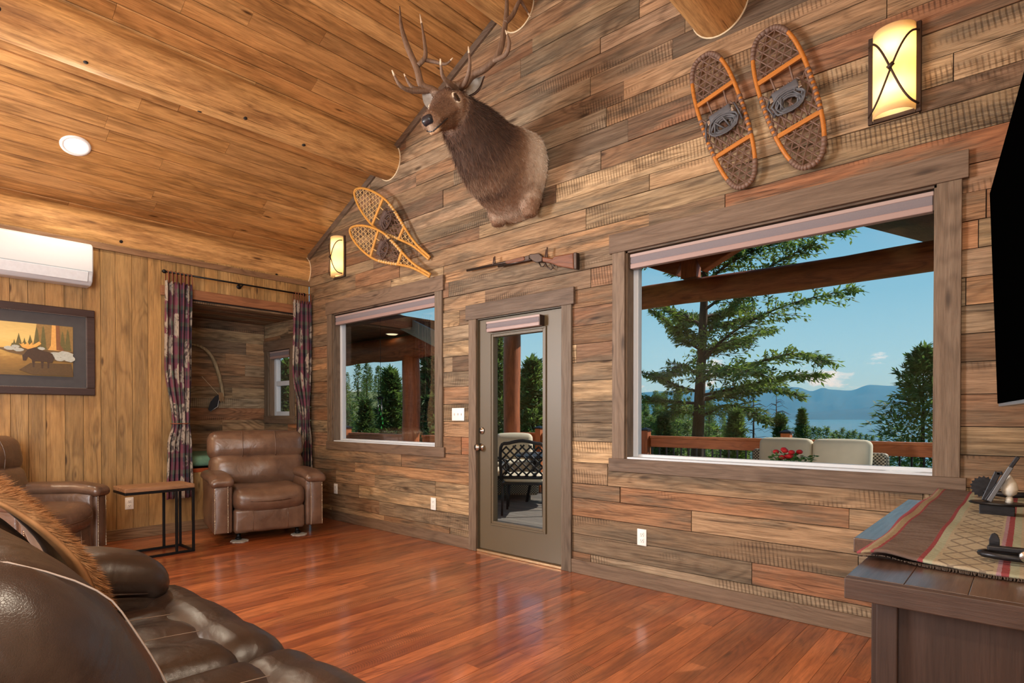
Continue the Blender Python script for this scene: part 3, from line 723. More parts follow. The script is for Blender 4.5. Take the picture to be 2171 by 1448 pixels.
# big fir in front of the deck
def big_fir():
    r = random.Random(31); B = onW(1478, 960, 13.0); A = onW(1500, 480, 13.0); dirv = (A - B) / (A.z - B.z)
    base = B + dirv * (-3.6 - B.z); H = 12.5
    t = thing('fir_tree', 'tall dark fir with long uneven branches standing just beyond the railing', 'tree', base)
    tk = lambda z: dirv * z
    tr = MB(); zs = [0, 2, 4, 6, 8, 10, H]; tr.tube([tk(z) for z in zs], [.24 - .016 * z for z in zs], 12); tr.build('trunk', M['bark'], t, smooth=True)
    br = MB(); fo = MB()
    specs = []
    def px_branch(pts): specs.append([onW(x, y, 13.0 + dy) - base for x, y, dy in pts])
    px_branch([(1490, 760, 0), (1560, 700, -.6), (1660, 650, -1), (1805, 612, -1.4)])
    px_branch([(1490, 720, 0), (1540, 660, .4), (1600, 610, .6), (1700, 585, .8)])
    px_branch([(1485, 790, 0), (1580, 775, -.5), (1680, 750, -.9), (1745, 762, -1.1)])
    px_branch([(1482, 840, 0), (1570, 820, -.4), (1660, 800, -.7), (1735, 795, -.9)])
    px_branch([(1482, 850, 0), (1560, 835, .5), (1640, 825, .9), (1695, 838, 1)])
    px_branch([(1482, 830, 0), (1440, 820, -.4), (1400, 800, -.6), (1340, 785, -.8)])
    px_branch([(1484, 740, 0), (1450, 720, -.3), (1420, 690, -.5), (1385, 660, -.7)])
    px_branch([(1488, 690, 0), (1455, 670, .3), (1430, 660, .4), (1400, 648, .5)])
    px_branch([(1480, 855, 0), (1420, 852, -.3), (1370, 846, -.5), (1320, 840, -.6)])
    px_branch([(1476, 890, 0), (1540, 860, -.5), (1590, 875, -.9), (1625, 890, -1)])
    px_branch([(1490, 660, 0), (1560, 610, -.3), (1640, 560, -.6), (1720, 520, -.8)])
    px_branch([(1495, 600, 0), (1560, 550, -.3), (1660, 510, -.5), (1790, 490, -.8)])
    px_branch([(1495, 560, 0), (1440, 545, -.3), (1390, 550, -.5), (1340, 560, -.5)])
    px_branch([(1485, 800, 0), (1450, 775, -.9), (1425, 790, -1.5), (1400, 800, -2)])
    px_branch([(1476, 880, 0), (1440, 870, -.5), (1420, 880, -.8), (1380, 905, -1)])
    px_branch([(1486, 770, 0), (1520, 740, 1.2), (1570, 720, 2.0), (1640, 700, 2.6)])
    px_branch([(1482, 815, 0), (1520, 790, -1.2), (1560, 780, -2.0), (1600, 790, -2.6)])
    for i in range(20):
        z = r.uniform(5.2, 12.3); az = r.uniform(0, 6.28); L = (13.5 - z) * .33 * r.uniform(.7, 1.1)
        dd = Vector((math.cos(az), math.sin(az), .25)); o = tk(z); specs.append([o, o + dd * L * .4, o + dd * L * .75, o + dd * L])
    for pts in specs:
        sp = spline(pts, 7); n = len(sp); br.tube(sp, [.05 - .043 * k / n for k in range(n)], 5)
        tot = (sp[-1] - sp[0]).length
        for k in range(3, n):
            q = k / n; d = (sp[k] - sp[k - 1]).normalized(); sd = d.cross(Vector((0, 0, 1))).normalized()
            for sg in (-1, 1):
                L = tot * .26 * (1.15 - q) * r.uniform(.5, 1.2) + .12; tip = sp[k] + (d * .7 + sd * sg + Vector((0, 0, r.uniform(-.35, .25)))) * L
                br.tube([sp[k], tip], [.012, .004], 4, caps=False)
                m_ = max(2, int(L / .10))
                for j in range(m_):
                    pp = sp[k].lerp(tip, (j + .5) / m_); needle_spray(fo, pp, (tip - sp[k]).normalized() + Vector((0, 0, -.15)), .17, .034, r, 5)
            needle_spray(fo, sp[k], d, .18, .035, r, 7)
        needle_spray(fo, sp[-1], (sp[-1] - sp[-2]).normalized(), .2, .035, r, 6)
    br.build('branches', M['bark'], t, smooth=True); tag(fo.build('foliage', M['needles'], t), None, None, kind='stuff')
big_fir()
tree_at('broad', 1958, 740, 20, 'dark conical spruce at the right side of the large window view', h=7.2)
tree_at('dense', 1700, 869, 34, 'small pointed spruce seen just left of the lake water', h=6)
tree_at('dense', 1560, 872, 13, 'low leafy conifer beside the fir, left of the patio sofa cushions', h=4.2)
tree_at('open', 1655, 884, 14.5, 'low conifer crown directly above the patio sofa cushions', h=4.2)
tree_at('dense', 1405, 884, 16, 'low conifer behind the railing at the left edge of the large window', h=5)
tree_at('dense', 828, 789, 34, 'pointed spruce in the middle of the small window view', h=14)
tree_at('dense', 918, 735, 19, 'shaggy conifer right of the porch post in the small window', h=9.5)
tree_at('open', 775, 850, 26, 'rounded conifer left of the pointed spruce in the small window', h=8)
tree_at('open', 866, 842, 46, 'conifer half hidden behind the porch post in the small window', h=8)
tree_at('dense', 1128, 768, 25, 'broad green conifer right of the log post in the door glass', h=12)
tree_at('dense', 1050, 705, 33, 'shaded conifer left of the log post in the door glass', h=14)
tree_at('open', 1168, 822, 43, 'conifer at the right edge of the door glass', h=10)
tree_at('dense', 612, 770, 20, 'conifer seen through the alcove window', h=9)
for px, top in ((1598, 822), (1646, 834)):
    p = far(px, top, 18 if px < 1620 else 19.5); t = thing('dead_tree', 'bare grey tree with thin twigs ' + ('nearest the fir trunk' if px < 1620 else 'nearest the lake'), 'tree', (p.x, p.y, p.z - 4.5)); r = random.Random(px)
    mb = MB(); mb.tube([(0, 0, 0), (0, 0, 3), (0, 0, 4.5)], [.05, .03, .006], 6); mb.build('trunk', M['bark'], t, smooth=True); mb = MB()
    for i in range(46):
        z = r.uniform(2.6, 4.4); a = r.uniform(0, 6.28); L = (4.9 - z) * .42; mb.tube([(0, 0, z), (math.cos(a) * L * .5, math.sin(a) * L * .5, z + .05), (math.cos(a) * L, math.sin(a) * L, z - .06)], [.008, .006, .003], 4)
    mb.build('twigs', M['bark'], t)
r = random.Random(99)
LFOR = 'distant conifer of the forest on the slope below the deck'; LSH = 'small dark conifer against the lake, above the railing'
for px, top, D in ((1712, 903, 150), (1726, 906, 160), (1738, 909, 170), (1752, 906, 165), (1772, 914, 190), (1787, 908, 170), (1800, 916, 200), (1812, 913, 190), (1825, 920, 210), (1838, 922, 220), (1850, 925, 230), (1765, 919, 180), (1780, 921, 190), (1868, 926, 240)):
    D += (px % 3) * 34; p = far(px, top, D); conifer('far', (p.x, p.y, p.z - 13), 13, LSH, 'conifers standing before the lake', px)
taken = []
def free(p, rad):
    if any((p.x - q.x) ** 2 + (p.y - q.y) ** 2 < (rad + s) ** 2 for q, s in taken): return False
    taken.append((p.copy(), rad)); return True
for i in range(420):
    px = r.uniform(690, 1540); D = r.choice([r.uniform(45, 110), r.uniform(110, 320)])
    g = ground(px, D); p = CAM + (HEAD + RIGHT * ((px - 1085.5) / FPX)) * D
    hh = r.uniform(7, 12) if D > 110 else r.uniform(5, 8.5)
    if D > 240 and 800 < px < 900 and r.random() < .8: continue
    if not free(p, hh * .27): continue
    conifer(r.choice(['far', 'far', 'farb']), (p.x, p.y, g - .3), hh, LFOR, 'forest below the deck', r.uniform(0, 6))
for i in range(40):
    px = r.uniform(1540, 2171); D = r.uniform(40, 110); g = ground(px, D); p = CAM + (HEAD + RIGHT * ((px - 1085.5) / FPX)) * D
    if not free(p, 1.3): continue
    conifer('far', (p.x, p.y, min(g - .3, -5.2 - .022 * D)), r.uniform(3.5, 5), 'low conifer on the slope under the railing line', 'conifers under the railing line', r.uniform(0, 6))

# ------------------------------------------------------------------ deck, railing, porch logs
DZ = -0.1
M['deck'] = wood('grey_deck_board', 0, [srgb(140, 134, 126), srgb(128, 122, 116), srgb(150, 142, 132)], grain=0.35, ring=0.15, knot=0.2, bmp=0.3, rough=0.7)
M['cedar'] = wood('oiled_cedar_rail', 0, [srgb(206, 118, 62), srgb(196, 108, 56)], grain=0.35, ring=0.25, knot=0.5, bmp=0.2, rough=0.5)
M['cedarz'] = wood('oiled_cedar_post', 2, [srgb(200, 114, 60), srgb(190, 104, 54)], grain=0.35, ring=0.25, knot=0.5, bmp=0.2, rough=0.5)
M['plog'] = wood('oiled_porch_log_upright', 2, [srgb(196, 112, 64), srgb(184, 102, 56)], grain=0.5, ring=0.3, knot=0.5, bmp=0.4, rough=0.5, across=12, ringk=5)
M['plogx'] = wood('oiled_porch_log_level', 0, [srgb(190, 108, 60), srgb(176, 98, 54)], grain=0.5, ring=0.4, knot=0.5, bmp=0.4, rough=0.5, across=12, ringk=6)
M['soffit'] = wood('brown_soffit_board', 0, [srgb(120, 78, 50), srgb(108, 70, 46)], grain=0.4, ring=0.2, knot=0.4, bmp=0.2)
dk = struct(MB().box((-4.0, 0.15, DZ - 0.2), (8.0, 4.25, DZ - 0.03)).build('deck', M['dark']))
yy = 0.17
while yy < 4.2:
    MB().box((-4.0 if yy < 2.1 else -0.6, yy, DZ - 0.03), (8.0, yy + 0.137, DZ)).build('deck_board', M['deck'], dk); yy += 0.142
def railing(name, label, x0, x1, y, zt, posts, bal_to=None):
    t = thing(name, label, 'railing', ((x0 + x1) / 2, y, DZ)); L = (x1 - x0) / 2; z = zt - DZ
    MB().box((-L, -0.065, z - 0.035), (L, 0.065, z)).build('cap_rail', M['cedar'], t, bevel=0.004)
    MB().box((-L, -0.045, z - 0.16), (L, -0.005, z - 0.035)).build('top_rail', M['cedar'], t, bevel=0.004)
    MB().box((-L, -0.04, 0.08), (L, 0.0, 0.17)).build('bottom_rail', M['cedar'], t, bevel=0.004)
    for px in posts:
        q = px - (x0 + x1) / 2
        p = MB().box((q - 0.055, -0.12, 0), (q + 0.055, -0.01, z + 0.075)).build('post', M['cedarz'], t, bevel=0.004)
        c = MB(); c.box((q - 0.07, -0.135, z + 0.075), (q + 0.07, 0.005, z + 0.095)); c.add([(q - .07, -.135, z + .095), (q + .07, -.135, z + .095), (q + .07, .005, z + .095), (q - .07, .005, z + .095), (q, -.065, z + .125)], [(0,1,4),(1,2,4),(2,3,4),(3,0,4)])
        c.build('post_cap', M['black'], p)
    x = -L + 0.1; me = None
    while x < L:
        if bal_to is None or x + (x0 + x1) / 2 > bal_to:
            if me is None:
                o = MB().box((-0.009, -0.03, 0.17), (0.009, -0.012, z - 0.16)).build('baluster', M['black'], t); me = o.data; o.location = (x, 0, 0)
            else:
                o = bpy.data.objects.new('baluster', me); COL.objects.link(o); o.parent = t; o.location = (x, 0, 0)
        x += 0.113
railing('deck_railing', 'long cedar deck railing with black balusters seen through the large window', -0.4, 7.6, 4.12, 0.905, (2.33, 4.28, 6.3, 0.32))
railing('deck_railing', 'cedar porch railing seen through the small window', -3.9, -0.75, 2.08, 0.905, (-2.35,), -2.6)
railing('deck_railing', 'short cedar railing length right of the porch post in the small window', -0.36, 0.5, 2.1, 0.905, (), 0)
def vlog(x, y, z0, z1, rad, label, name='log_post', seed=1):
    r = random.Random(seed); t = tag(MB().tube([(math.sin(k * 1.3 + seed) * .006, math.cos(k) * .006, (z1 - z0) * k / 8) for k in range(9)], [rad * r.uniform(.97, 1.04) for _ in range(9)], 22).build(name, M['plog'], smooth=True), label, 'log post'); t.location = (x, y, z0)
vlog(-0.56, 2.0, DZ, 2.10, 0.135, 'peeled log porch post in the small window')
vlog(-0.13, 3.85, DZ, 2.76, 0.145, 'orange peeled log post standing in the door glass', seed=4)
def hlog(a, b, rad, label, seed=2):
    r = random.Random(seed); a = Vector(a); b = Vector(b); mid = (a + b) / 2
    n = 16; pts = [(a - mid).lerp(b - mid, k / n) + Vector((0, 0, math.sin(k * .9 + seed) * .012)) for k in range(n + 1)]
    o = MB().tube(pts, [rad * r.uniform(.96, 1.05) for _ in range(n + 1)], 24).build('log_beam', M['plogx'], smooth=True, auto=1.0); o.location = mid; tag(o, label, 'log beam')
hlog((-0.45, 3.9, 2.905), (7.4, 3.9, 2.87), 0.162, 'long peeled log crossing the top of the large window view')
hlog((-4.0, 2.0, 2.255), (-0.08, 2.0, 2.255), 0.182, 'dark log carrying the porch roof in the small window', 6)
tr = thing('porch_truss', 'timber truss of king post and slanted struts on the long outdoor log', 'truss', (3.09, 3.9, 3.068))
MB().box((-0.11, -0.08, 0.0), (0.11, 0.08, 1.3)).build('king_post', M['plog'], tr, bevel=0.01)
mb = MB(); mb.bar((0.14, 0, 0.17), (1.4, 0, 0.74), 0.16, 0.24); mb.build('strut', M['plogx'], tr, bevel=0.01)
mb = MB(); mb.bar((-0.14, 0, 0.17), (-1.5, 0, 0.78), 0.16, 0.24); mb.build('strut', M['plogx'], tr, bevel=0.01)
pr = struct(MB().box((-4.0, 0.15, 2.48), (0.0, 2.5, 2.6)).build('porch_roof', M['soffit']))
for i in range(17): MB().box((-4.0, 0.16 + i * .137, 2.46), (0.0, 0.16 + i * .137 + .133, 2.48)).build('soffit_board', M['soffit'], pr)
gr = MB()
for sd in (-1, 1):
    for y0, y1, zo in ((0.15, 4.65, 0.0),):
        xr = 3.2; ex = 3.2 + sd * 3.9; zr = 4.46; ze = zr - .51 * 3.9
        if sd < 0: ex = 0.3; ze = zr - .51 * 2.9
        vs = [(x, y, z + h) for x, z in ((xr, zr), (ex, ze)) for y in (y0, y1) for h in (0, .14)]
        gr.add(vs, [(0,1,3,2),(4,6,7,5),(0,4,5,1),(2,3,7,6),(0,2,6,4),(1,5,7,3)])
struct(gr.build('deck_roof', M['soffit']))
mb = MB(); mb.bar((-0.85, 1.6, 2.80), (0.62, 1.6, 2.19), 0.04, 0.2); tag(mb.build('fascia_board', plain('grey_green_fascia', srgb(150, 154, 138), 0.6)), 'grey fascia board slanting across the top of the small window', 'fascia board')
p = onF(831, 708, 2.46)
t = thing('soffit_light', 'small round light in the porch soffit', 'light', (p.x, p.y, 2.46)); MB().lathe([(0.0, -0.012), (0.07, -0.012), (0.09, 0.0)], 20).build('lens', plain('warm_lens', srgb(250, 236, 200), 0.4, emit=srgb(255, 230, 180), es=1.2), t, smooth=True); MB().lathe([(0.09, 0.0), (0.1, -0.008), (0.1, 0.004)], 20).build('ring', M['plate'], t, smooth=True)

# outdoor furniture
M['cush'] = plain('khaki_outdoor_cushion', srgb(220, 206, 178), 0.85, nscale=14, var=0.08, bmp=0.15)
m, nt, b = newmat('woven_wicker'); co = nd(nt, 'ShaderNodeTexCoord').outputs['Object']
ck = nd(nt, 'ShaderNodeTexChecker', {'Vector': co, 'Color1': (*srgb(196, 180, 152), 1), 'Color2': (*srgb(70, 58, 46), 1), 'Scale': 55.0}); setin(nt, b, color=ck.outputs[0], rough=0.6, normal=bump(nt, ck.outputs[1], 0.6, 0.01)); M['wicker'] = m
t = thing('patio_sofa', 'wicker patio sofa with two khaki back cushions in front of the railing', 'sofa', (4.72, 3.3, DZ))
MB().rbox((0, 0.05, 0.25), (1.5, 0.75, 0.34), 0.05).build('base', M['wicker'], t, smooth=True, weld=True)
MB().rbox((0, -0.02, 0.48), (1.18, 0.62, 0.15), 0.06, bulge=(0, 0, .02)).build('seat_cushion', M['cush'], t, smooth=True, weld=True)
MB().rbox((0, 0.36, 0.6), (1.42, 0.1, 0.6), 0.05).build('back_panel', M['wicker'], t, smooth=True, weld=True)
for s in (-1, 1):
    MB().rbox((s * 0.68, 0.04, 0.44), (0.13, 0.68, 0.5), 0.07, warp=lambda p: Vector((p.x, p.y, p.z * (1 + .55 * p.y)))).build('arm', M['wicker'], t, smooth=True, weld=True)
    c = MB().rbox((s * 0.29, 0.12, 0.82), (0.575, 0.17, 0.47), 0.06, T(0, 0, 0) @ RX(-0.12), bulge=(0, .03, .012)).build('back_cushion', M['cush'], t, smooth=True, weld=True)
t = thing('flower_pot', 'pot of red geraniums in front of the patio sofa cushions', 'flowers', (4.83, 2.35, DZ + .001))
MB().lathe([(0.11, 0.44), (0.16, 0.46), (0.19, 0.76), (0.2, 0.8), (0.17, 0.8), (0.15, 0.74)], 20).build('pot', plain('clay_pot', srgb(120, 60, 40), 0.7), t, smooth=True)
mb = MB(); mb.lathe([(0.02, 0), (0.02, 0.42), (0.2, 0.42), (0.2, 0.44), (0.0, 0.4405)], 16); mb.lathe([(0.17, 0), (0.17, 0.02), (0.02, 0.03)], 16); mb.build('pedestal', M['black'], t, smooth=True, auto=.6)
r = random.Random(3); mb = MB()
for i in range(260):
    a = r.uniform(0, 6.28); q = r.uniform(0, .19) ; p = Vector((math.cos(a) * q, math.sin(a) * q, .80 + r.uniform(0, .12))); needle_spray(mb, p, Vector((math.cos(a), math.sin(a), .4)), .05, .018, r, 1)
tag(mb.build('leaves', plain('geranium_leaf', srgb(74, 112, 44), 0.6), t), None, None, kind='stuff')
for i in range(9):
    a = r.uniform(0, 6.28); q = r.uniform(.03, .19); MB().rbox((math.cos(a) * q, math.sin(a) * q, .88 + r.uniform(0, .09)), (.05, .05, .035), .016, bulge=(.004, .004, .004), k=2, m=2).build('flower', plain('red_petal', srgb(206, 30, 34), 0.6), t, smooth=True, weld=True)
# cast patio dining chairs with a lattice back, table
M['cast'] = plain('black_cast_aluminium', srgb(26, 26, 28), 0.6, 0.0)
def patio_chair(label, loc, rz):
    t = thing('patio_chair', label, 'chair', loc, rz)
    for sx in (-1, 1):
        for y0, y1 in ((0.26, 0.24), (-0.24, -0.27)):
            mb = MB(); mb.tube([(sx * .27, y1, 0), (sx * .26, y0, .42)], [.016, .02], 8); mb.build('leg', M['cast'], t, smooth=True)
        mb = MB(); mb.tube([(sx * .28, .24, .4), (sx * .29, .24, .62), (sx * .3, .1, .66), (sx * .29, -.24, .64)], .018, 8); mb.build('arm', M['cast'], t, smooth=True)
    MB().box((-.28, -.26, .40), (.28, .27, .43)).build('seat_frame', M['cast'], t, bevel=.01)
    MB().rbox((0, .01, .475), (.52, .5, .09), .04, bulge=(0, 0, .02)).build('seat_cushion', M['cush'], t, smooth=True, weld=True)
    fr = MB(); Z0, Z1, HW = .46, .95, .28
    arc = [(-HW, 0, Z0), (-HW, 0, Z1 - .06), (-HW * .6, 0, Z1), (0, 0, Z1 + .03), (HW * .6, 0, Z1), (HW, 0, Z1 - .06), (HW, 0, Z0)]
    B = T(0, -.26, 0) @ RX(.12) 
    fr.tube([B @ (Vector(p) - Vector((0, 0, .46))) + Vector((0, 0, .46)) for p in spline(arc, 4)], .022, 8); fr.tube([B @ Vector((-HW, 0, .04)) + Vector((0, 0, .46)), B @ Vector((HW, 0, .04)) + Vector((0, 0, .46))], .02, 8)
    fr.build('back_frame', M['cast'], t, smooth=True)
    la = MB(); st = .105
    for i in range(-4, 12):
        for sg in (-1, 1):
            pts = []
            for k in range(41):
                x = -HW + .01 + k / 40 * (2 * HW - .02); z = .02 + (i * st + sg * (x)) 
                if .04 <= z <= .47 - .05 * (abs(x) / HW) ** 3: pts.append(B @ Vector((x, 0, z)) + Vector((0, 0, .46)))
            if len(pts) > 2: la.tube([pts[0], pts[-1]], .012, 5)
    la.build('lattice', M['cast'], t, smooth=True)
    return t
patio_chair('black lattice-back patio chair facing away in the middle of the door glass', (1.5, 2.28, DZ), 0.6)
patio_chair('black patio chair cut off at the left edge of the door glass', (0.62, 2.55, DZ), -0.8)
t = thing('patio_table', 'dark round patio table beyond the lattice-back chair', 'table', (1.3, 3.22, DZ))
MB().lathe([(0, .70), (.6, .70), (.62, .715), (.6, .73), (0, .73)], 32).build('table_top', M['cast'], t, smooth=True, auto=.5)
for k in range(4): mb = MB(); mb.tube([(math.cos(k * PI / 2 + .4) * .45, math.sin(k * PI / 2 + .4) * .45, 0), (math.cos(k * PI / 2 + .4) * .3, math.sin(k * PI / 2 + .4) * .3, .7)], .022, 8); mb.build('leg', M['cast'], t, smooth=True)
t = thing('patio_armchair', 'wicker patio armchair with khaki cushion behind the lattice-back chair', 'chair', (0.36, 3.34, DZ), 0.7)
MB().rbox((0, 0, .25), (.8, .8, .36), .06).build('base', M['wicker'], t, smooth=True, weld=True)
MB().rbox((0, .3, .72), (.62, .2, .56), .08, bulge=(0, .03, .02)).build('back_cushion', M['cush'], t, smooth=True, weld=True)
MB().rbox((0, -.05, .5), (.62, .6, .16), .06, bulge=(0, 0, .02)).build('seat_cushion', M['cush'], t, smooth=True, weld=True)
for s in (-1, 1): MB().rbox((s * .37, 0, .52), (.12, .8, .3), .06).build('arm', M['wicker'], t, smooth=True, weld=True)
t = thing('garden_ornament', 'hanging wind chime with green glass drops outside the small window', 'wind chime', (0.05, 1.0, 1.0))
mb = MB(); mb.tube([(0, 0, 1.6), (0, 0, .44)], .003, 5); mb.build('cord', M['black'], t)
mb = MB(); mb.lathe([(0.0, .46), (.05, .44), (.055, .43), (0, .43)], 14); mb.build('cap', M['black'], t, smooth=True)
for k in range(3): mb = MB(); mb.tube([(.03 * math.cos(k * 2.1), .03 * math.sin(k * 2.1), .43), (.03 * math.cos(k * 2.1), .03 * math.sin(k * 2.1), .16 + k * .03)], .006, 6); mb.build('chime', M['chrome'], t, smooth=True)
gm = plain('green_glass', srgb(60, 190, 70), 0.2)
for k, (x, z) in enumerate(((-.05, .33), (-.03, .26), (.01, .2), (.04, .14), (.05, .08), (.02, .02))): mb = MB(); mb.lathe([(0, 0), (.014, .014), (.006, .034), (0, .05)], 8, c=(x, 0, z)); mb.build('drop', gm, t, smooth=True)

# ------------------------------------------------------------------ lamps of the room
m, nt, b = newmat('amber_alabaster_shade'); nt.nodes.remove(b)
co = nd(nt, 'ShaderNodeTexCoord').outputs['Object']; n1 = nd(nt, 'ShaderNodeTexNoise', {'Vector': co, 'Scale': 9.0, 'Detail': 3.0}).outputs[0]
cc = mixc(nt, n1, srgb(255, 240, 208), srgb(252, 232, 188))
tl = nd(nt, 'ShaderNodeBsdfTranslucent', {'Color': cc}); df = nd(nt, 'ShaderNodeBsdfDiffuse', {'Color': cc})
mx = nd(nt, 'ShaderNodeMixShader', {0: 0.3, 1: tl.outputs[0], 2: df.outputs[0]}); nt.links.new(mx.outputs[0], [n for n in nt.nodes if n.type == 'OUTPUT_MATERIAL'][0].inputs[0]); M['shade'] = m
def sconce(x, label, e):
    t = thing('wall_sconce', label, 'sconce', (x, 0, 2.76)); H = .46; W = .118; D = .105
    fr = MB()
    for a, b in (((-W, 0), (-W + .022, H)), ((W - .022, 0), (W, H)), ((-W + .022, 0), (W - .022, .022)), ((-W + .022, H - .022), (W - .022, H))): fr.box((a[0], -.022, a[1]), (b[0], -.003, b[1]))
    fr.build('back_frame', M['bronze'], t, bevel=.003)
    MB().box((-W + .02, -.008, .02), (W - .02, -.003, H - .02)).build('back_plate', M['caulk'], t)
    R = W - .022
    sh = MB().grid(lambda u, v: (-R * math.cos(PI * u), -.012 - (D - .012) * math.sin(PI * u) ** .85, .012 + v * (H - .018)), 22, 8).build('shade', M['shade'], t, smooth=True, solid=.004)
    for sg in (-1, 1):
        pts = []
        for k in range(21):
            q = k / 20; xx = sg * (-W + .008 + 2 * (W - .008) * q); zz = .03 + (H - .09) * (.5 + .5 * math.sin((q - .5) * PI) ** 1 * 1.0)
            yy = -.024 - (D - .006) * max(0, 1 - (xx / (W - .004)) ** 2) ** .6
            pts.append((xx, yy, zz))
        mb = MB(); mb.tube(pts, .0055, 6); mb.build('crossed_bar', M['bronze'], t, smooth=True)
    mb = MB(); mb.tube([(-.012, -D - .026, .215), (.012, -D - .026, .235)], .011, 8); mb.build('knuckle', M['bronze'], t, smooth=True)
    for zz in (.13, .34): lamp('sconce_bulb', 'POINT', (x, -.05, 2.76 + zz), e, (1.0, .86, .64), shadow_soft_size=.025)
sconce(5.995, 'amber glass wall sconce with crossed bronze bars beside the bearpaw snowshoes', .85)
sconce(0.69, 'amber glass wall sconce with crossed bronze bars in the corner by the curtain', 1.1)
M['lens'] = plain('lit_lens', (1, 1, 1), 0.5, var=0, bmp=0, emit=(1.0, .96, .9), es=4.0)
def can_light(x, y, label, e):
    f = slope(-1 if x < RIDGE else 1); xx = x if x < RIDGE else RW - x; u = xx / CA
    p = Vector(f(u, y, 0)); nrm = (Vector(f(u, y, -1)) - p).normalized()
    t = thing('recessed_light', label, 'ceiling light', p, group='recessed ceiling lights'); t.rotation_euler = Vector((0, 0, -1)).rotation_difference(nrm).to_euler()
    MB().lathe([(.075, 0.0), (.08, -.004), (.105, -.006), (.108, 0.004)], 32).build('trim_ring', M['plate'], t, smooth=True)
    MB().lathe([(.0, -.002), (.078, -.002), (.078, .002)], 32).build('lens', M['lens'], t)
    l = lamp('recessed_bulb', 'AREA', p + nrm * .02, e, (1.0, .86, .66), shape='DISK', size=.15); aim(l, nrm)
can_light(0.627, -2.433, 'round recessed light in the sloped board ceiling above the wall air conditioner', 22)
can_light(6.05, -2.433, 'round recessed light in the ceiling slope above the television', 30)
can_light(0.627, -5.2, 'round recessed light in the rear left ceiling slope', 46)
can_light(6.05, -5.2, 'round recessed light in the rear right ceiling slope', 46)

# ------------------------------------------------------------------ wall fittings
t = thing('air_conditioner', 'white wall-mounted air conditioner above the framed moose picture', 'air conditioner', (0, -2.66, 2.38))
pf = [(0, .375), (.16, .375), (.195, .355), (.205, .30), (.205, .125), (.175, .03), (.13, 0), (0, 0)]
MB().prism(pf, -.44, .44, lambda a, b, d: (a, d, b)).build('body', M['white'], t, bevel=.012, smooth=True, auto=.5)
MB().prism([(.2065, .112), (.180, .028), (.170, .028), (.196, .112)], -.40, .40, lambda a, b, d: (a + .006, d, b)).build('air_flap', plain('grey_white_flap', srgb(206, 214, 222), .4, bmp=0), t, bevel=.003)
mb = MB(); mb.box((.2045, -.43, .118), (.2075, .43, .1225)); mb.build('seam', plain('grey_seam', srgb(150, 160, 168), .5), t)
# framed print
t = thing('framed_picture', 'dark framed print of a moose standing in golden water', 'picture', (0, -2.72, 1.387)); PW = .545; PH = .79
M['frame'] = wood('dark_walnut_frame', 1, [srgb(62, 42, 38)], grain=.4, ring=.2, knot=0, bmp=.3, rough=.45)
fr = MB(); fw = .066
for a, b in (((-PW, 0), (PW, fw)), ((-PW, PH - fw), (PW, PH)), ((-PW, fw), (-PW + fw, PH - fw)), ((PW - fw, fw), (PW, PH - fw))): fr.box((0.002, a[0], a[1]), (.035, b[0], b[1]))
fr.build('frame', M['frame'], t, bevel=.006)
MB().box((.002, -PW + fw, fw), (.016, PW - fw, PH - fw)).build('mat_board', plain('charcoal_mat', srgb(60, 58, 60), .7, nscale=16, var=.2), t)
be = MB(); k = 0
for i in range(90):
    yy = -PW + fw + i * (2 * PW - 2 * fw) / 89
    for zz in (fw, PH - fw): be.rbox((.03, yy, zz), (.008, .008, .008), .003, k=1, m=1)
for i in range(60):
    zz = fw + i * (PH - 2 * fw) / 59
    for yy in (-PW + fw, PW - fw): be.rbox((.03, yy, zz), (.008, .008, .008), .003, k=1, m=1)
tag(be.build('beading', plain('silver_bead', srgb(120, 112, 108), .4, .5), t), None, None, kind='stuff')
a0, a1, b0, b1 = -PW + .165, PW - .165, .165, PH - .17
m, nt, b = newmat('golden_lake_print'); co = nd(nt, 'ShaderNodeTexCoord').outputs['Object']; sx = nd(nt, 'ShaderNodeSeparateXYZ', {0: co}).outputs
nz = nd(nt, 'ShaderNodeTexNoise', {'Vector': vmul(nt, co, (1, 6, 22)), 'Scale': 3.0, 'Detail': 5.0}).outputs[0]
g = ramp(nt, mth(nt, 'ADD', mth(nt, 'MULTIPLY', mth(nt, 'SUBTRACT', sx[2], b0), 1 / (b1 - b0)), mth(nt, 'MULTIPLY', mth(nt, 'SUBTRACT', nz, .5), .25)), [(0, srgb(104, 82, 44)), (.3, srgb(146, 112, 58)), (.5, srgb(204, 168, 92)), (.7, srgb(214, 186, 116)), (1, srgb(190, 164, 100))])
setin(nt, b, color=g, rough=.35)
MB().box((.012, a0, b0), (.020, a1, b1)).build('print', m, t)
lv = [.0205]
def art(poly, col, name='print_shape'):
    lv[0] += .0004
    MB().prism([(lerp(a0, a1, x), lerp(b0, b1, y)) for x, y in poly], .0195, lv[0], lambda a, b, d: (d, a, b)).build(name, plain('ink_%d' % int(lv[0] * 1e5), col, .4, nscale=60, var=.3, bmp=0), t)
rr = random.Random(4)
art([(.62, .5), (.66, 1), (1, 1), (1, .45)], srgb(132, 104, 58), 'print_woods')
for x, h in ((.55, .72), (.5, .8), (.46, .68), (.66, .95), (.72, .98), (.95, .95), (.9, .9), (.6, .78)):
    art([(x - .035, .52), (x - .02, .6), (x - .026, .6), (x - .01, h - .08), (x, h), (x + .01, h - .08), (x + .026, .6), (x + .02, .6), (x + .035, .52)], srgb(92, 86, 48), 'print_tree')
art([(.76, .5), (.79, .6), (.8, 1), (.87, 1), (.875, .62), (.92, .5)], srgb(206, 156, 84), 'print_trunk')
art([(.84, .52), (.835, 1), (.87, 1), (.878, .62), (.92, .5)], srgb(120, 78, 46), 'print_trunk_shade')
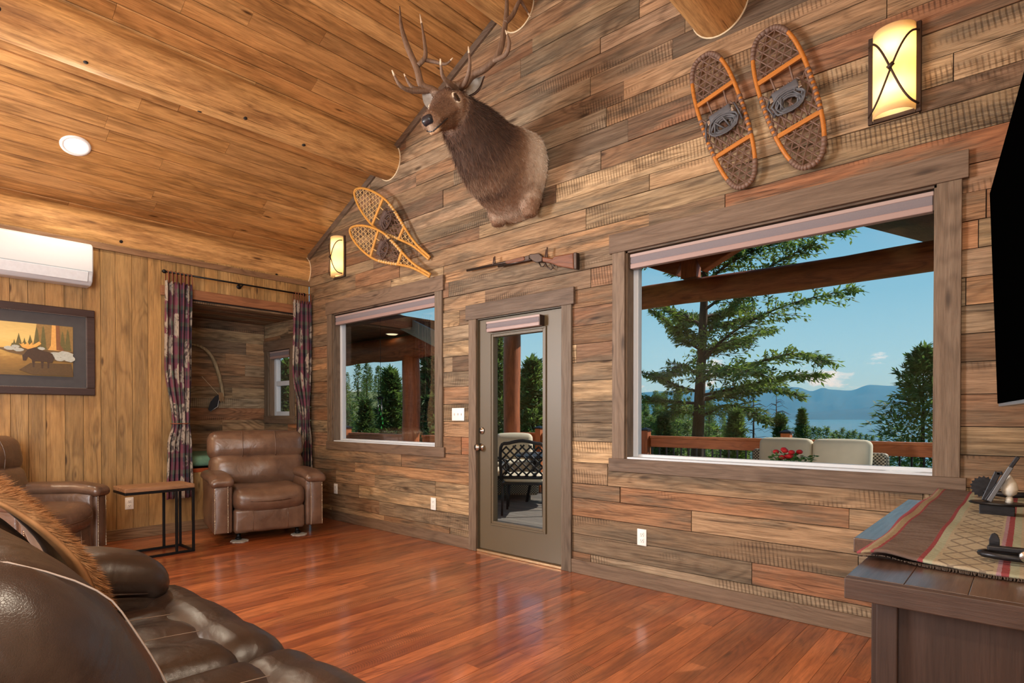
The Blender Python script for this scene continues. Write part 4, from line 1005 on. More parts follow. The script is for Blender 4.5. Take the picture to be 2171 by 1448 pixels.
art([(.3, .5), (.5, .52), (1, .5), (1, .28), (.84, .3), (.6, .36), (.42, .42)], srgb(98, 76, 46), 'print_bank')
for x, y, s in ((.42, .5, .05), (.5, .48, .045), (.47, .54, .035), (.83, .42, .07), (.92, .44, .08), (.96, .36, .07), (.87, .34, .05), (.7, .53, .035)):
    art([(x + s * math.cos(q * PI / 4 + .3) * rr.uniform(.85, 1.1), y + s * 1.0 * math.sin(q * PI / 4 + .3) * rr.uniform(.7, 1)) for q in range(8)], srgb(168, 172, 164), 'print_rock')
art([(.5, .1), (.6, .24), (.98, .26), (1, .02), (.62, .02)], srgb(84, 64, 38), 'print_reflection')
art([(.55, .42), (.58, .5), (.64, .54), (.68, .5), (.76, .47), (.8, .44), (.82, .36), (.8, .26), (.775, .26), (.77, .15), (.755, .15), (.755, .27), (.72, .28), (.715, .14), (.70, .14), (.695, .28), (.64, .28), (.635, .16), (.62, .16), (.615, .3), (.58, .36), (.56, .28), (.535, .28), (.53, .38)], srgb(62, 44, 32), 'print_moose')
art([(.58, .5), (.53, .53), (.5, .6), (.52, .58), (.54, .62), (.55, .58), (.58, .63), (.59, .58), (.62, .64), (.62, .58), (.68, .66), (.7, .62), (.66, .56), (.61, .52)], srgb(214, 158, 80), 'print_antler')
# outlets and switch
def plate(px, py, wall, label, w=.072, h=.116, kind='outlet'):
    p = onW(px, py) if wall == 'W' else onL(px, py)
    t = thing('wall_' + kind, label, kind, p, 0 if wall == 'W' else -PI / 2 + PI)
    MB().rbox((0, -.004, 0), (w, .007, h), .003, k=2, m=2).build('cover_plate', M['plate'], t, smooth=True, weld=True)
    if kind == 'outlet':
        for s in (-1, 1):
            o = MB().rbox((0, -.008, s * .021), (.034, .006, .03), .0028, k=2, m=2).build('receptacle', M['plate'], t, smooth=True, weld=True)
            mb = MB()
            for q in (-.0065, .0065): mb.box((q - .0012, -.0115, s * .021 - .003), (q + .0012, -.0105, s * .021 + .007))
            mb.box((-.002, -.0115, s * .021 - .011), (.002, -.0105, s * .021 - .007)); mb.build('slots', M['dark'], o)
    else:
        for q in (-.046, 0, .046):
            o = MB().box((q - .006, -.009, -.012), (q + .006, -.006, .012)).build('switch_slot', plain('shadow_grey', srgb(190, 188, 184), .5), t)
            MB().box((q - .0035, -.018, -.001), (q + .0035, -.008, .007)).build('toggle', M['plate'], o)
plate(1361.5, 1139, 'W', 'white outlet under the large window')
plate(919.5, 1068, 'W', 'white outlet under the small window beside the door')
plate(712.5, 1036, 'W', 'shaded white outlet right of the near-corner recliner')
plate(274, 1067, 'L', 'white outlet under the narrow side table')
plate(972, 878.5, 'W', 'white triple light switch between small window and door', .162, .116, 'switch')
# roller blinds
M['blind'] = plain('grey_blind_cloth', srgb(118, 110, 114), .8, nscale=250, var=.12, bmp=.2); M['bcas'] = plain('mauve_cassette', srgb(160, 138, 132), .45, var=.02, bmp=0); M['bbar'] = plain('mauve_bar', srgb(150, 124, 118), .45, var=.02, bmp=0)
def blind(x0, x1, z0, z1, y, label):
    H = z1 - z0; t = thing('roller_blind', label, 'blind', ((x0 + x1) / 2, y, z0)); L = (x1 - x0) / 2
    MB().box((-L, .0, H * .78), (L, .07, H)).build('cassette', M['bcas'], t, bevel=.004)
    MB().prism([(.006, H * .3), (.0, H * .5), (.004, H * .8), (.06, H * .8), (.06, H * .3)], -L + .006, L - .006, lambda a, b, d: (d, a, b)).build('fabric_roll', M['blind'], t)
    MB().box((-L + .003, .0, 0), (L - .003, .045, H * .33)).build('bottom_bar', M['bbar'], t, bevel=.004)
    for s in (-1, 1): MB().box((s * L - .004, .002, .004), (s * L + .004, .06, H - .004)).build('end_cap', M['bronze'], t)
blind(4.41, 6.165, 2.243, 2.347, .012, 'grey roller blind rolled up at the top of the large window')
blind(0.562, 2.318, 2.243, 2.347, .012, 'grey roller blind rolled up at the top of the small window')
p0 = onW(1033, 705, -.03); p1 = onW(1146, 666, -.03)
blind(p0.x, p1.x, p0.z, p1.z, -.045, 'short grey roller blind rolled up over the door glass')
blind(-0.82, -0.275, 1.93, 2.025, AY1 + .0, 'small roller blind in the alcove window')

# ------------------------------------------------------------------ alcove bench, cushion, bow, curtains
t = thing('window_bench', 'red-edged bench board built into the alcove', 'bench', (-.48, -.785, .285))
MB().box((-.488, -.682, .318), (.485, .683, .36)).build('bench_board', wood('red_bench_edge', 1, [srgb(168, 78, 40)], grain=.3, ring=.2, knot=.3, bmp=.1, rough=.35), t, bevel=.006)
t = tag(MB().rbox((0, 0, .055), (.93, 1.34, .11), .045, bulge=(0, 0, .015)).build('bench_cushion', plain('sage_green_corduroy', srgb(104, 140, 112), .9, nscale=90, var=.15, bmp=.5), smooth=True, weld=True), 'sage green cushion on the alcove bench', 'cushion'); t.location = (-.49, -.785, .662)
t = thing('bow', 'carved pale wooden bow with black feather hung in the alcove', 'bow', onL(440, 800, -.95)); o = t.location.copy()
bp = [onL(x, y, -.945) - o for x, y in ((398, 729), (420, 733), (440, 745), (455, 768), (464, 795), (470, 820), (473, 842))]
mb = MB(); sp = spline(bp, 6); mb.tube(sp, slerp_list([.01, .016, .022, .024, .022, .019, .016], 6), 10)
mb.build('stave', wood('birch_stave', 2, [srgb(196, 176, 140)], grain=.6, ring=.4, knot=.8, bmp=.3, across=40), t, smooth=True)
f = [onL(x, y, -.93) - o for x, y in ((466, 836), (468, 848), (461, 862), (446, 872), (441, 868), (446, 852), (456, 840))]
n = len(f); mb = MB(); mb.add([p + Vector((d, 0, 0)) for d in (.0, .006) for p in f], [tuple(range(n - 1, -1, -1)), tuple(range(n, 2 * n))] + [(i, (i + 1) % n, n + (i + 1) % n, n + i) for i in range(n)]); mb.build('feather', plain('black_feather', srgb(26, 28, 36), .5, nscale=80, var=.4), t)
mb = MB(); mb.tube([f[0], f[2] + Vector((.008, 0, 0)), f[3]], .003, 5); mb.build('quill', M['plate'], t)
mb = MB(); mb.tube([onL(463, 836, -.93) - o, onL(428, 798, -.95) - o], .0025, 5); mb.build('cord', M['caulk'], t)
mb = MB(); c = onL(467, 834, -.93) - o
for k in range(7): mb.tube([c + Vector((.01, -.02 + k * .006, .01)), c + Vector((.012, -.015 + k * .01, -.09 - .01 * (k % 3)))], .004, 5)
mb.build('fringe', plain('tan_leather', srgb(150, 116, 80), .7), t)
# curtain rod
t = thing('curtain_rod', 'black iron curtain rod across the alcove', 'curtain rod', (0.1, -.87, 2.637))
mb = MB(); mb.tube([(0, -.73, 0), (0, .74, 0)], .009, 10); mb.build('rod', M['black'], t, smooth=True)
for s in (-1, 1): mb = MB(); mb.lathe([(0, -.02), (.018, -.014), (.02, 0), (.012, .016), (0, .02)], 12, T(0, s * .745, 0) @ RX(PI / 2)); mb.build('finial', M['black'], t, smooth=True)
mb = MB(); mb.tube([(-.1, .03, -.012), (-.03, .03, -.016), (0, .03, -.01)], .008, 8); mb.lathe([(0, 0), (.026, 0), (.026, .006), (0, .008)], 14, T(-.1, .03, -.012) @ RY(PI / 2)); mb.build('bracket', M['black'], t, smooth=True)
# curtain cloth: plum and green plaid with pale blossom medallions
m, nt, b = newmat('floral_plaid_curtain'); co = nd(nt, 'ShaderNodeTexCoord').outputs['UV']
sx = nd(nt, 'ShaderNodeSeparateXYZ', {0: co}).outputs
pl = ramp(nt, mth(nt, 'FRACT', mth(nt, 'MULTIPLY', sx[1], 6.0)), [(0, srgb(84, 44, 60)), (.25, srgb(40, 42, 52)), (.5, srgb(70, 80, 66)), (.75, srgb(92, 46, 64))], 'CONSTANT')
pv = ramp(nt, mth(nt, 'FRACT', mth(nt, 'MULTIPLY', sx[0], 7.0)), [(0, srgb(120, 60, 72)), (.3, srgb(40, 40, 50)), (.6, srgb(80, 92, 76)), (.8, srgb(96, 50, 66))], 'CONSTANT')
pc = mixc(nt, .5, pl, pv)
dn = nd(nt, 'ShaderNodeTexNoise', {'Vector': co, 'Scale': 14.0, 'Detail': 2.0}).outputs['Color']
cd2 = nd(nt, 'ShaderNodeVectorMath', {0: co, 1: vmul(nt, dn, (.09, .09, 0))}, operation='ADD').outputs[0]
v1 = nd(nt, 'ShaderNodeTexVoronoi', {'Vector': cd2, 'Scale': 3.4, 'Randomness': .55}).outputs['Distance']
fl1 = nd(nt, 'ShaderNodeMapRange', {0: v1, 1: .44, 2: .40}).outputs[0]
ps = nd(nt, 'ShaderNodeTexNoise', {'Vector': cd2, 'Scale': 13.0, 'Detail': 4.0, 'Distortion': 1.5}).outputs[0]
pet = ramp(nt, ps, [(0, srgb(52, 44, 46)), (.40, srgb(74, 62, 60)), (.46, srgb(140, 128, 116)), (.6, srgb(156, 144, 130)), (.72, srgb(112, 70, 70))])
setin(nt, b, color=mixc(nt, fl1, pc, pet), rough=.9, normal=bump(nt, nd(nt, 'ShaderNodeTexNoise', {'Vector': co, 'Scale': 220.0}).outputs[0], .3, .003)); M['curtain'] = m
M['tie'] = plain('rust_leather_cord', srgb(110, 58, 36), .7)
def curtain(label, keys, folds, seed, x0):
    """keys: (z, y_left, y_right) from the top down"""
    zt, zb = keys[0][0], keys[-1][0]; base = Vector((x0, (keys[0][1] + keys[0][2]) / 2, zb)); t = thing('curtain', label, 'curtain', base)
    def edge(z):
        for (za, la, ra), (z1, l1, r1) in zip(keys, keys[1:]):
            if z1 <= z <= za: q = smooth(0, 1, (za - z) / (za - z1)); return lerp(la, l1, q), lerp(ra, r1, q)
        return keys[-1][1:]
    W0 = keys[0][2] - keys[0][1]
    def f(u, v):
        z = lerp(zb, zt, v); l, r_ = edge(z); sq = (r_ - l) / W0
        amp = .028 + .02 * (1 - min(1, sq))
        return (x0 + amp * math.sin(u * folds * 2 * PI + seed + .5 * math.sin(z * 2)) + .012 * math.sin(u * 19 + z * 3) - base.x, lerp(l, r_, u) + .01 * math.sin(u * folds * 4 * PI) - base.y, z - base.z)
    NU, NV = 70, 60; mb = MB().grid(f, NU, NV); o = mb.build('cloth', M['curtain'], t, smooth=True, solid=.004)
    uv = o.data.uv_layers.new(name='UVMap')
    for lp in o.data.loops: i = lp.vertex_index; uv.data[lp.index].uv = ((i % (NU + 1)) / NU * 1.5, (i // (NU + 1)) / NV * (zt - zb))
    for k in range(7):
        q = (k + .5) / 7; y = lerp(keys[0][1], keys[0][2], q) - base.y; mb = MB()
        mb.tube([(.1 - base.x - .01, y - .012, 2.637 - base.z - .1), (.1 - base.x - .016, y - .008, 2.637 - base.z), (.1 - base.x, y, 2.637 - base.z + .014), (.1 - base.x + .016, y + .006, 2.637 - base.z), (.1 - base.x + .014, y + .012, 2.637 - base.z - .11)], .0055, 5); mb.build('tie_cord', M['tie'], t, smooth=True)
    return t
ct = curtain('gathered plum floral curtain left of the alcove behind the side table', [(2.55, -1.605, -1.35), (1.7, -1.61, -1.36), (1.12, -1.545, -1.385), (.9, -1.59, -1.37), (.36, -1.61, -1.36)], 5, .3, .085)
mb = MB(); mb.tube([(math.cos(a * .4189) * .05 + 0, -.465 + 1.0 + math.sin(a * .4189) * .085 - .523, 1.12 - .36) for a in range(16)], .007, 6); mb.build('tieback', M['tie'], ct, smooth=True)
ct2 = curtain('gathered plum floral curtain in the room corner behind the recliner', [(2.56, -.255, -.035), (1.76, -.27, -.03), (1.18, -.17, -.06), (.9, -.18, -.04), (.36, -.2, -.03)], 4, 1.4, .085)

# ------------------------------------------------------------------ snowshoes
M['ash'] = wood('bent_ash', 0, [srgb(196, 122, 48)], grain=.35, ring=.2, knot=.1, bmp=.1, rough=.4, across=60); M['ash2'] = wood('pale_bent_ash', 0, [srgb(216, 156, 72)], grain=.3, ring=.2, knot=.1, bmp=.1, rough=.4, across=60)
M['rawhide'] = plain('brown_rawhide', srgb(112, 86, 72), .6, var=.25); M['rawpale'] = plain('pale_rawhide', srgb(206, 170, 112), .6, var=.15); M['strap'] = plain('grey_black_strap', srgb(78, 78, 82), .5, var=.3); M['lbrown'] = plain('dark_brown_strap', srgb(74, 52, 42), .6, var=.3)
def inside(poly, p):
    c = False; n = len(poly); x, y = p
    for i in range(n):
        (x1, y1), (x2, y2) = poly[i], poly[(i + 1) % n]
        if (y1 > y) != (y2 > y) and x < (x2 - x1) * (y - y1) / (y2 - y1) + x1: c = not c
    return c
def clip_line(poly, p, d, lo=-3, hi=3, step=.008):
    out = []; cur = None; t = lo
    while t <= hi:
        q = (p[0] + d[0] * t, p[1] + d[1] * t); ins = inside(poly, q)
        if ins and cur is None: cur = q
        if not ins and cur is not None: out.append((cur, last)); cur = None
        last = q; t += step
    return out
def lacing(mb, poly, lines, rad, yoff=0.0):
    for ang, sp in lines:
        d = (math.cos(ang), math.sin(ang)); nrm = (-d[1], d[0]); c = (sum(p[0] for p in poly) / len(poly), sum(p[1] for p in poly) / len(poly))
        k = -40
        while k <= 40:
            q = (c[0] + nrm[0] * sp * k, c[1] + nrm[1] * sp * k)
            for a, b in clip_line(poly, q, d, -1.0, 1.0): 
                if math.hypot(a[0] - b[0], a[1] - b[1]) > .012: mb.tube([(a[0], yoff + .003 * math.sin(k * 2), a[1]), (b[0], yoff - .003 * math.sin(k * 2), b[1])], rad, 4, caps=False)
            k += 1
def snowshoe(label, loc, ang, L, hw, bear, tilt_y=0.0, group=None):
    """local x across, z along (toe at +z), lies against the wall"""
    t = thing('snowshoe', label, 'snowshoe', loc, group=group, rot=(0, ang, 0))
    pts = []
    if bear:
        for k in range(64):
            a = 2 * PI * k / 64; z = math.sin(a); x = math.cos(a); e = .72
            pts.append((hw * abs(x) ** e * (1 if x > 0 else -1) * (1 + .08 * z), L / 2 * abs(z) ** .86 * (1 if z > 0 else -1)))
    else:
        half = []
        for k in range(49):
            q = (k / 48) ** 1.7; wv = hw * (math.sin(PI * min(1, q / .62) ** .62 * .5) ** .8 if q < .36 else 1.0)
            if q < .36: wv = hw * math.sin(PI / 2 * (q / .36)) ** .55
            else: s = (q - .36) / .64; wv = hw * (1 - smooth(0, 1, s / .82)) + .013 * smooth(.2, .8, s)
            half.append((wv, L / 2 - q * L))
        pts = half + [(-x, z) for x, z in reversed(half)]
    mf = M['ash'] if bear else M['ash2']
    mb = MB(); ring = [(x, 0, z) for x, z in pts] + [(pts[0][0], 0, pts[0][1])]; mb.tube(ring, .0125, 8); mb.build('frame', mf, t, smooth=True)
    bars = ((L * .20, .5), (-L * .21, .5)) if bear else ((L * .17, .5), (-L * .15, .5))
    inner = [(x * .95, z * .985) for x, z in pts]
    for z, _ in bars:
        xs = [s for s in clip_line(pts, (0, z), (1, 0), -.5, .5, .004)]
        if xs: mb = MB(); mb.box((xs[0][0][0], -.008, z - .014), (xs[0][1][0], .008, z + .014)); mb.build('crossbar', mf, t, bevel=.003)
    z1, z2 = bars[0][0], bars[1][0]; LC = M['rawhide'] if bear else M['rawpale']
    def sub(lo, hi): return [p for p in [(x, max(lo, min(hi, z))) for x, z in inner]]
    mb = MB(); 
    d3 = [(0, .042), (PI / 3, .042), (-PI / 3, .042)] if bear else [(PI / 2.2, .04), (-PI / 5, .046), (PI / 5, .05)]
    lacing(mb, sub(z1 + .015, L), d3, .0042 if bear else .0026); mb.build('toe_lacing', LC, t)['kind'] = 'stuff'; mb = MB(); lacing(mb, sub(-L, z2 - .015), d3, .0042 if bear else .0026); mb.build('heel_lacing', LC, t)['kind'] = 'stuff'
    mb = MB(); lacing(mb, sub(z2 + .015, z1 - (.11 if bear else .06) * L), [(PI / 3, .04), (-PI / 3, .04), (PI / 2, .06)], .0056 if bear else .0042, -.003); mb.build('centre_webbing', M['rawhide'], t)['kind'] = 'stuff'
    mb = MB()
    for s in (-1, 1):
        zz = z2 + .02
        while zz < z1 - .09 * L:
            xs = clip_line(pts, (0, zz), (1, 0), -.5, .5, .004)
            if xs: x = xs[0][0 if s < 0 else 1][0]; mb.tube([(x - .001, 0, zz - .012), (x + .001, 0, zz + .006)], .0165, 8)
            zz += .036
        xs = clip_line(pts, (0, 0), (0, 1), -.9, .9, .004)
        mb.tube([(s * .05, 0, z1 - .12 * L), (s * .055, 0, z1)], .006, 5)
    for k in range(-7, 8):
        for s in (-1, 1):
            if bear: i = (16 if s > 0 else 48) + k; mb.tube([(pts[i % 64][0], -.0, pts[i % 64][1]), (pts[(i + 1) % 64][0], 0, pts[(i + 1) % 64][1])], .0155, 8)
    mb.build('wrapping', M['rawhide'] if bear else M['rawpale'], t, smooth=True)['kind'] = 'stuff'
    st = M['strap'] if bear else M['lbrown']; r = random.Random(int(L * 1000 + loc[0] * 10)); zc_ = z1 - (.2 if bear else .12) * L
    mb = MB(); mb.rbox((0, -.026, zc_ + .03), (hw * 1.1, .022, .055), .01, RY(0) , bulge=(0, .006, 0)); mb.build('toe_strap', st, t, smooth=True, weld=True)
    mb = MB()
    for k in range(4):
        rr = .04 + .012 * k; mb.tube([(rr * 1.2 * math.cos(a * .393) + .015 * r.gauss(0, 1) * .3, -.02 - .005 * k + .006 * math.sin(a), zc_ - .045 + rr * math.sin(a * .393) * .8) for a in range(17)], .005, 5, flat=1.6)
    for k in range(5): x = r.uniform(-hw * .8, hw * .8); mb.tube([(x, -.02, zc_ + .05), (x + r.uniform(-.04, .04), -.035, zc_ - .01), (x + r.uniform(-.05, .05), -.02, zc_ - .08)], .006, 5)
    mb.build('heel_straps', st, t, smooth=True)
    if bear: mb = MB(); mb.rbox((hw * .55, -.03, zc_ + .01), (.02, .008, .03), .003); mb.rbox((-hw * .6, -.03, zc_ + .02), (.02, .008, .03), .003); mb.build('buckle', M['chrome'], t, smooth=True)
    return t
def shoe_leaning(label, toe, tail, hw, group):
    d = toe - tail; mid = (toe + tail) / 2; s = snowshoe(label, mid, 0, d.length, hw, False, group=group)
    za = d.normalized(); xa = Vector((0, 1, 0)).cross(za).normalized(); ya = za.cross(xa)
    s.rotation_euler = Matrix((xa, ya, za)).transposed().to_euler(); return s
def shoe_on_wall(label, toe, tail, hw, bear, y, group):
    a = Vector((toe[0], 0, toe[1])); b = Vector((tail[0], 0, tail[1])); d = a - b
    return snowshoe(label, ((a.x + b.x) / 2, y, (a.z + b.z) / 2), math.atan2(d.x, d.z), d.length, hw, bear, group=group)
shoe_on_wall('smaller-looking bearpaw snowshoe nearer the elk mount', (4.962, 3.487), (5.24, 2.60), .128, True, -.045, 'bearpaw snowshoes')
shoe_on_wall('bearpaw snowshoe nearer the large amber sconce', (5.355, 3.475), (5.61, 2.615), .135, True, -.05, 'bearpaw snowshoes')
shoe_leaning('upper of the two crossed yellow tailed snowshoes', onW(752, 405, -.16), onW(910, 547, -.03), .15, 'tailed snowshoes')
shoe_leaning('lower of the two crossed yellow tailed snowshoes', onW(742, 487, -.19), onW(911, 584, -.07), .14, 'tailed snowshoes')

# ------------------------------------------------------------------ lever-action rifle
t = thing('rifle', 'old lever-action rifle hung on the wall above the door', 'rifle', onW(1110, 560, -.04)); o = t.location.copy()
RX0, RY0 = 8.35, 8.35
def rp(x, y, yy=-.04): return onW(980 + x / 8.35, 500 + y / 8.35, yy) - o
M['walnut'] = wood('oiled_walnut', 0, [srgb(124, 72, 42)], grain=.4, ring=.3, knot=0, bmp=.15, rough=.4, across=50); M['steel'] = plain('worn_gun_steel', srgb(74, 62, 56), .4, .8, var=.3)
def rpoly(pts, th, name, mat, bev=.006):
    P = [rp(*p) for p in pts][::-1]; n = len(P); mb = MB(); mb.add([p + Vector((0, d, 0)) for d in (-th, th) for p in P], [tuple(range(n)), tuple(range(2 * n - 1, n - 1, -1))] + [(i, n + i, n + (i + 1) % n, (i + 1) % n) for i in range(n)])
    return mb.build(name, mat, t, bevel=bev)
mb = MB(); mb.tube([rp(85, 612), rp(780, 468), rp(1210, 372)], [.0105, .012, .0135], 12); mb.build('barrel', M['steel'], t, smooth=True)
mb = MB(); mb.tube([rp(640, 535), rp(1220, 420)], .0115, 12); mb.build('magazine_tube', M['steel'], t, smooth=True)
rpoly([(780, 460), (800, 445), (1110, 365), (1130, 420), (1100, 445), (820, 500), (785, 490)], .017, 'forearm', M['walnut'])
rpoly([(1120, 365), (1205, 345), (1205, 430), (1125, 440)], .015, 'forearm_tip', M['steel'])
rpoly([(1205, 330), (1380, 312), (1440, 370), (1430, 455), (1350, 480), (1290, 465), (1215, 410)], .017, 'receiver', M['steel'])
rpoly([(1435, 375), (1620, 405), (1650, 365), (1990, 308), (2000, 595), (1720, 545), (1580, 490), (1440, 465)], .02, 'stock', M['walnut'], .009)
rpoly([(1990, 306), (2050, 298), (2052, 600), (2000, 596)], .021, 'butt_plate', M['steel'])
mb = MB(); mb.tube([rp(*p) for p in ((1360, 475), (1390, 540), (1440, 540), (1470, 480), (1510, 560), (1570, 600), (1600, 570), (1590, 510), (1640, 530))], .005, 6); mb.build('lever', M['steel'], t, smooth=True)
for pts in (((575, 365), (580, 470), (545, 520), (560, 380)), ((1505, 205), (1500, 380), (1450, 470), (1490, 240))):
    mb = MB(); mb.tube([rp(*p, yy=-.05) for p in pts], .006, 5); mb.build('hanging_strap', M['lbrown'], t, smooth=True)

# ------------------------------------------------------------------ leather recliners
M['tan'] = leather('taupe_brown_leather', srgb(86, 63, 50), srgb(114, 87, 69), .27, 150, .10, 7, .3)
M['nail'] = plain('antique_brass_nail', srgb(176, 154, 128), .3, .8)
M['fuzz'] = plain('grey_felt_pad', srgb(170, 166, 158), .95, var=.25, nscale=120, bmp=.6)
def recliner(label, loc, rz):
    t = thing('recliner', label, 'recliner', loc, rz)
    def wr(f, a): return lambda p: p + Vector((a * math.sin(f * p.y + 2) * math.sin(9 * p.z), 0, a * .5 * math.sin(f * p.y)))
    # seat, footrest panel, back (x forward, y to the chair's left)
    MB().rbox((-.30, 0, .395), (.64, .665, .23), .085, bulge=(.03, 0, .03), k=12, warp=lambda p: p + Vector((.0, 0, -.035 * (1 - (p.y / .34) ** 2) * (1 if p.z > 0 else .6)))).build('seat', M['tan'], t, smooth=True, weld=True)
    MB().rbox((-.055, 0, .19), (.10, .655, .235), .035, bulge=(.012, 0, 0), k=14, warp=wr(30, .004)).build('footrest', M['tan'], t, smooth=True, weld=True)
    for q in (-.16, .16): mb = MB(); mb.tube([(-.002, q, .09), (.004, q, .19), (-.001, q, .29)], .004, 5); mb.build('seam', M['tan'], t, smooth=True)
    B1 = T(-.60, 0, .46) @ RY(-.22); B2 = T(-.66, 0, .74) @ RY(-.20)
    MB().rbox((0, 0, .16), (.22, .93, .36), .10, B1, bulge=(.05, 0, .02), k=12, warp=lambda p: p + Vector((.012 * math.sin(p.y * 14) * math.sin(p.z * 9 + 1), 0, 0))).build('back_cushion', M['tan'], t, smooth=True, weld=True)
    hb = MB().rbox((0, 0, .14), (.21, .95, .30), .095, B2, bulge=(.045, 0, .012), k=14, warp=lambda p: p + Vector((.01 * math.sin(p.y * 11 + 1) * math.cos(p.z * 7), 0, 0))).build('head_cushion', M['tan'], t, smooth=True, weld=True)
    for q in (-.16, .16): mb = MB(); mb.tube([B2 @ Vector((.118 + .03 * math.sin(k / 10 * PI), q, .005 + k * .0275)) for k in range(11)], .004, 5); mb.build('seam', M['tan'], hb, smooth=True)
    MB().rbox((-.74, 0, .5), (.12, .86, .84), .05, T(0, 0, 0) @ RY(-.0)).build('back_shell', M['tan'], t, smooth=True, weld=True)
    for s in (-1, 1):
        # arm body: front face bows outward, narrower at the foot
        prof = [(.335, .085), (.335, .52), (.35, .575), (.42, .60), (.505, .585), (.51, .55), (.505, .4), (.51, .25), (.50, .085)]
        arm = MB().prism([(y * s, z) for y, z in (prof if s < 0 else prof[::-1])], -.74, -.02, lambda a, b, d: (d, a, b)).build('arm', M['tan'], t, bevel=.022, smooth=True)
        pad = MB().rbox((-.36, s * .428, .592), (.80, .205, .085), .042, bulge=(0, 0, .012), k=10, warp=lambda p: p + Vector((0, 0, -.03 * max(0, p.x - .22) / .18 - .02 * (abs(p.y) > .05) * max(0, p.y * s) * 4))).build('arm_pad', M['tan'], t, smooth=True, weld=True)
        pan = MB().rbox((-.010, s * .435, .31), (.034, .125, .44), .014, bulge=(.016, 0, 0), k=6).build('arm_panel', M['tan'], t, smooth=True, weld=True)
        mb = MB()
        for q in (-.056, .056):
            for k in range(34): mb.rbox((.009, s * .435 + q, .10 + k * .0132), (.009, .009, .0105), .004, k=1, m=1)
        for k in range(8): mb.rbox((.009, s * .435 - .045 + k * .013, .53), (.009, .0105, .009), .004, k=1, m=1)
        tag(mb.build('nailheads', M['nail'], arm, smooth=True), None, None, kind='stuff')
    fr = MB(); fr.box((-.66, -.30, .06), (-.10, .30, .085)); fr.build('base_frame', M['black'], t)
    for x in (-.12, -.6):
        for s in (-1, 1):
            mb = MB(); mb.tube([(x, s * .27, .075), (x + .02, s * .275, .012)], [.018, .022], 8); mb.lathe([(.03, .008), (.03, .02), (.012, .03)], 12, c=(x + .02, s * .275, 0)); mb.build('foot', M['black'], t, smooth=True)
    return t
r1 = recliner('brown leather recliner with nailhead arms in the corner before the alcove', (1.035, -.985, .008), math.radians(-14))
r2 = recliner('brown leather recliner cut off at the left edge under the moose picture', (1.06, -2.585, .008), math.radians(49))
rr = random.Random(6)
for (lx, ly), lab in (((-.10, -.275), 'grey fluffy felt pad under the recliner foot nearer the side table'), ((-.10, .275), 'grey fluffy felt pad under the recliner foot nearer the window wall')):
    a = math.radians(-14); x = 1.035 + lx * math.cos(a) - ly * math.sin(a); y = -.985 + lx * math.sin(a) + ly * math.cos(a)
    mb = MB(); n = 26; ring = [(math.cos(k * 2 * PI / n) * rr.uniform(.07, .095), math.sin(k * 2 * PI / n) * rr.uniform(.06, .085)) for k in range(n)]
    mb.prism(ring, 0.0005, .007, lambda p, q, d: (p, q, d)); o = mb.build('felt_pad', M['fuzz']); o.location = (x + .03, y, 0); tag(o, lab, 'felt pad', 'felt pads')

# ------------------------------------------------------------------ C-shaped side table
t = thing('side_table', 'narrow C-shaped side table with wooden top and black steel frame', 'side table', (.855, -1.935, 0))
MB().box((-.17, -.265, .565), (.17, .265, .60)).build('table_top', wood('rustic_table_top', 1, [srgb(158, 118, 84)], grain=.5, ring=.35, knot=.5, bmp=.3, rough=.5), t, bevel=.004)
fr = MB()
for a, b in (((-.17, -.265), (-.15, .265)), ((.15, -.265), (.17, .265)), ((-.15, -.265), (.15, -.245)), ((-.15, .245), (.15, .265))): fr.box((a[0], a[1], .543), (b[0], b[1], .565))
fr.build('top_frame', M['black'], t, bevel=.002)
for x in (-.16, .16):
    for y in (.255, .12): MB().box((x - .01, y - .01, .02), (x + .01, y + .01, .543)).build('leg', M['black'], t, bevel=.002)
    MB().box((x - .01, -.25, 0), (x + .01, .265, .02)).build('base_bar', M['black'], t, bevel=.002)
MB().box((-.15, .245, 0), (.15, .265, .02)).build('base_bar', M['black'], t, bevel=.002)

# ------------------------------------------------------------------ foreground sofa
M['espresso'] = leather('dark_espresso_leather', srgb(40, 29, 24), srgb(58, 43, 36), .26, 260, .14, 5, .35)
M['stitch'] = plain('pale_stitching', srgb(160, 140, 124), .7)
t = thing('sofa', 'dark brown leather reclining sofa in the near left foreground', 'sofa', (4.85, -3.2, 0))
O = Vector((4.85, -3.2, 0))
def sp_(name, c, size, r, **kw):
    M_ = kw.pop('M', None); par = kw.pop('par', t)
    return MB().rbox(Vector(c) - O if M_ is None else c, size, r, M_, **kw).build(name, M['espresso'], par, smooth=True, weld=True)
sp_('base', (4.86, -3.2, .18), (2.2, .8, .30), .05)
xs = (4.05, 4.83, 5.61, 6.0)
def seatwarp(p): return p + Vector((0, 0, -.018 * math.cos(p.x * 16) * (p.z > 0)))
for a, b in ((4.05, 4.78), (4.78, 5.5)):
    s = sp_('seat_cushion', ((a + b) / 2, -3.12, .40), (b - a - .004, .52, .19), .06, bulge=(0, 0, .02), k=14, warp=lambda p: p + Vector((0, 0, (-.014 * abs(math.sin((p.x) * 13)) ** 3 if p.z > 0 else 0))))
    for q in (-.12, .12):
        mb = MB(); mb.tube([((a + b) / 2 + q - O.x, -3.36 + k * .05 - O.y, .505 + .013 * math.sin(k / 9 * PI) * (1 if q else 1)) for k in range(10)], .0013, 5); mb.build('stitching', M['stitch'], s, smooth=True)
for a, b in ((3.78, 4.78), (4.78, 5.5)):
    sp_('footrest_pad', ((a + b) / 2, -2.83, .375), (b - a - .004, .27, .25), .115, bulge=(.0, .02, .02), k=14, warp=lambda p: p + Vector((0, 0, -.012 * abs(math.sin(p.x * 9)) ** 6 * (p.z > 0))))
sp_('front_panel', (4.64, -2.78, .16), (1.70, .09, .26), .03)
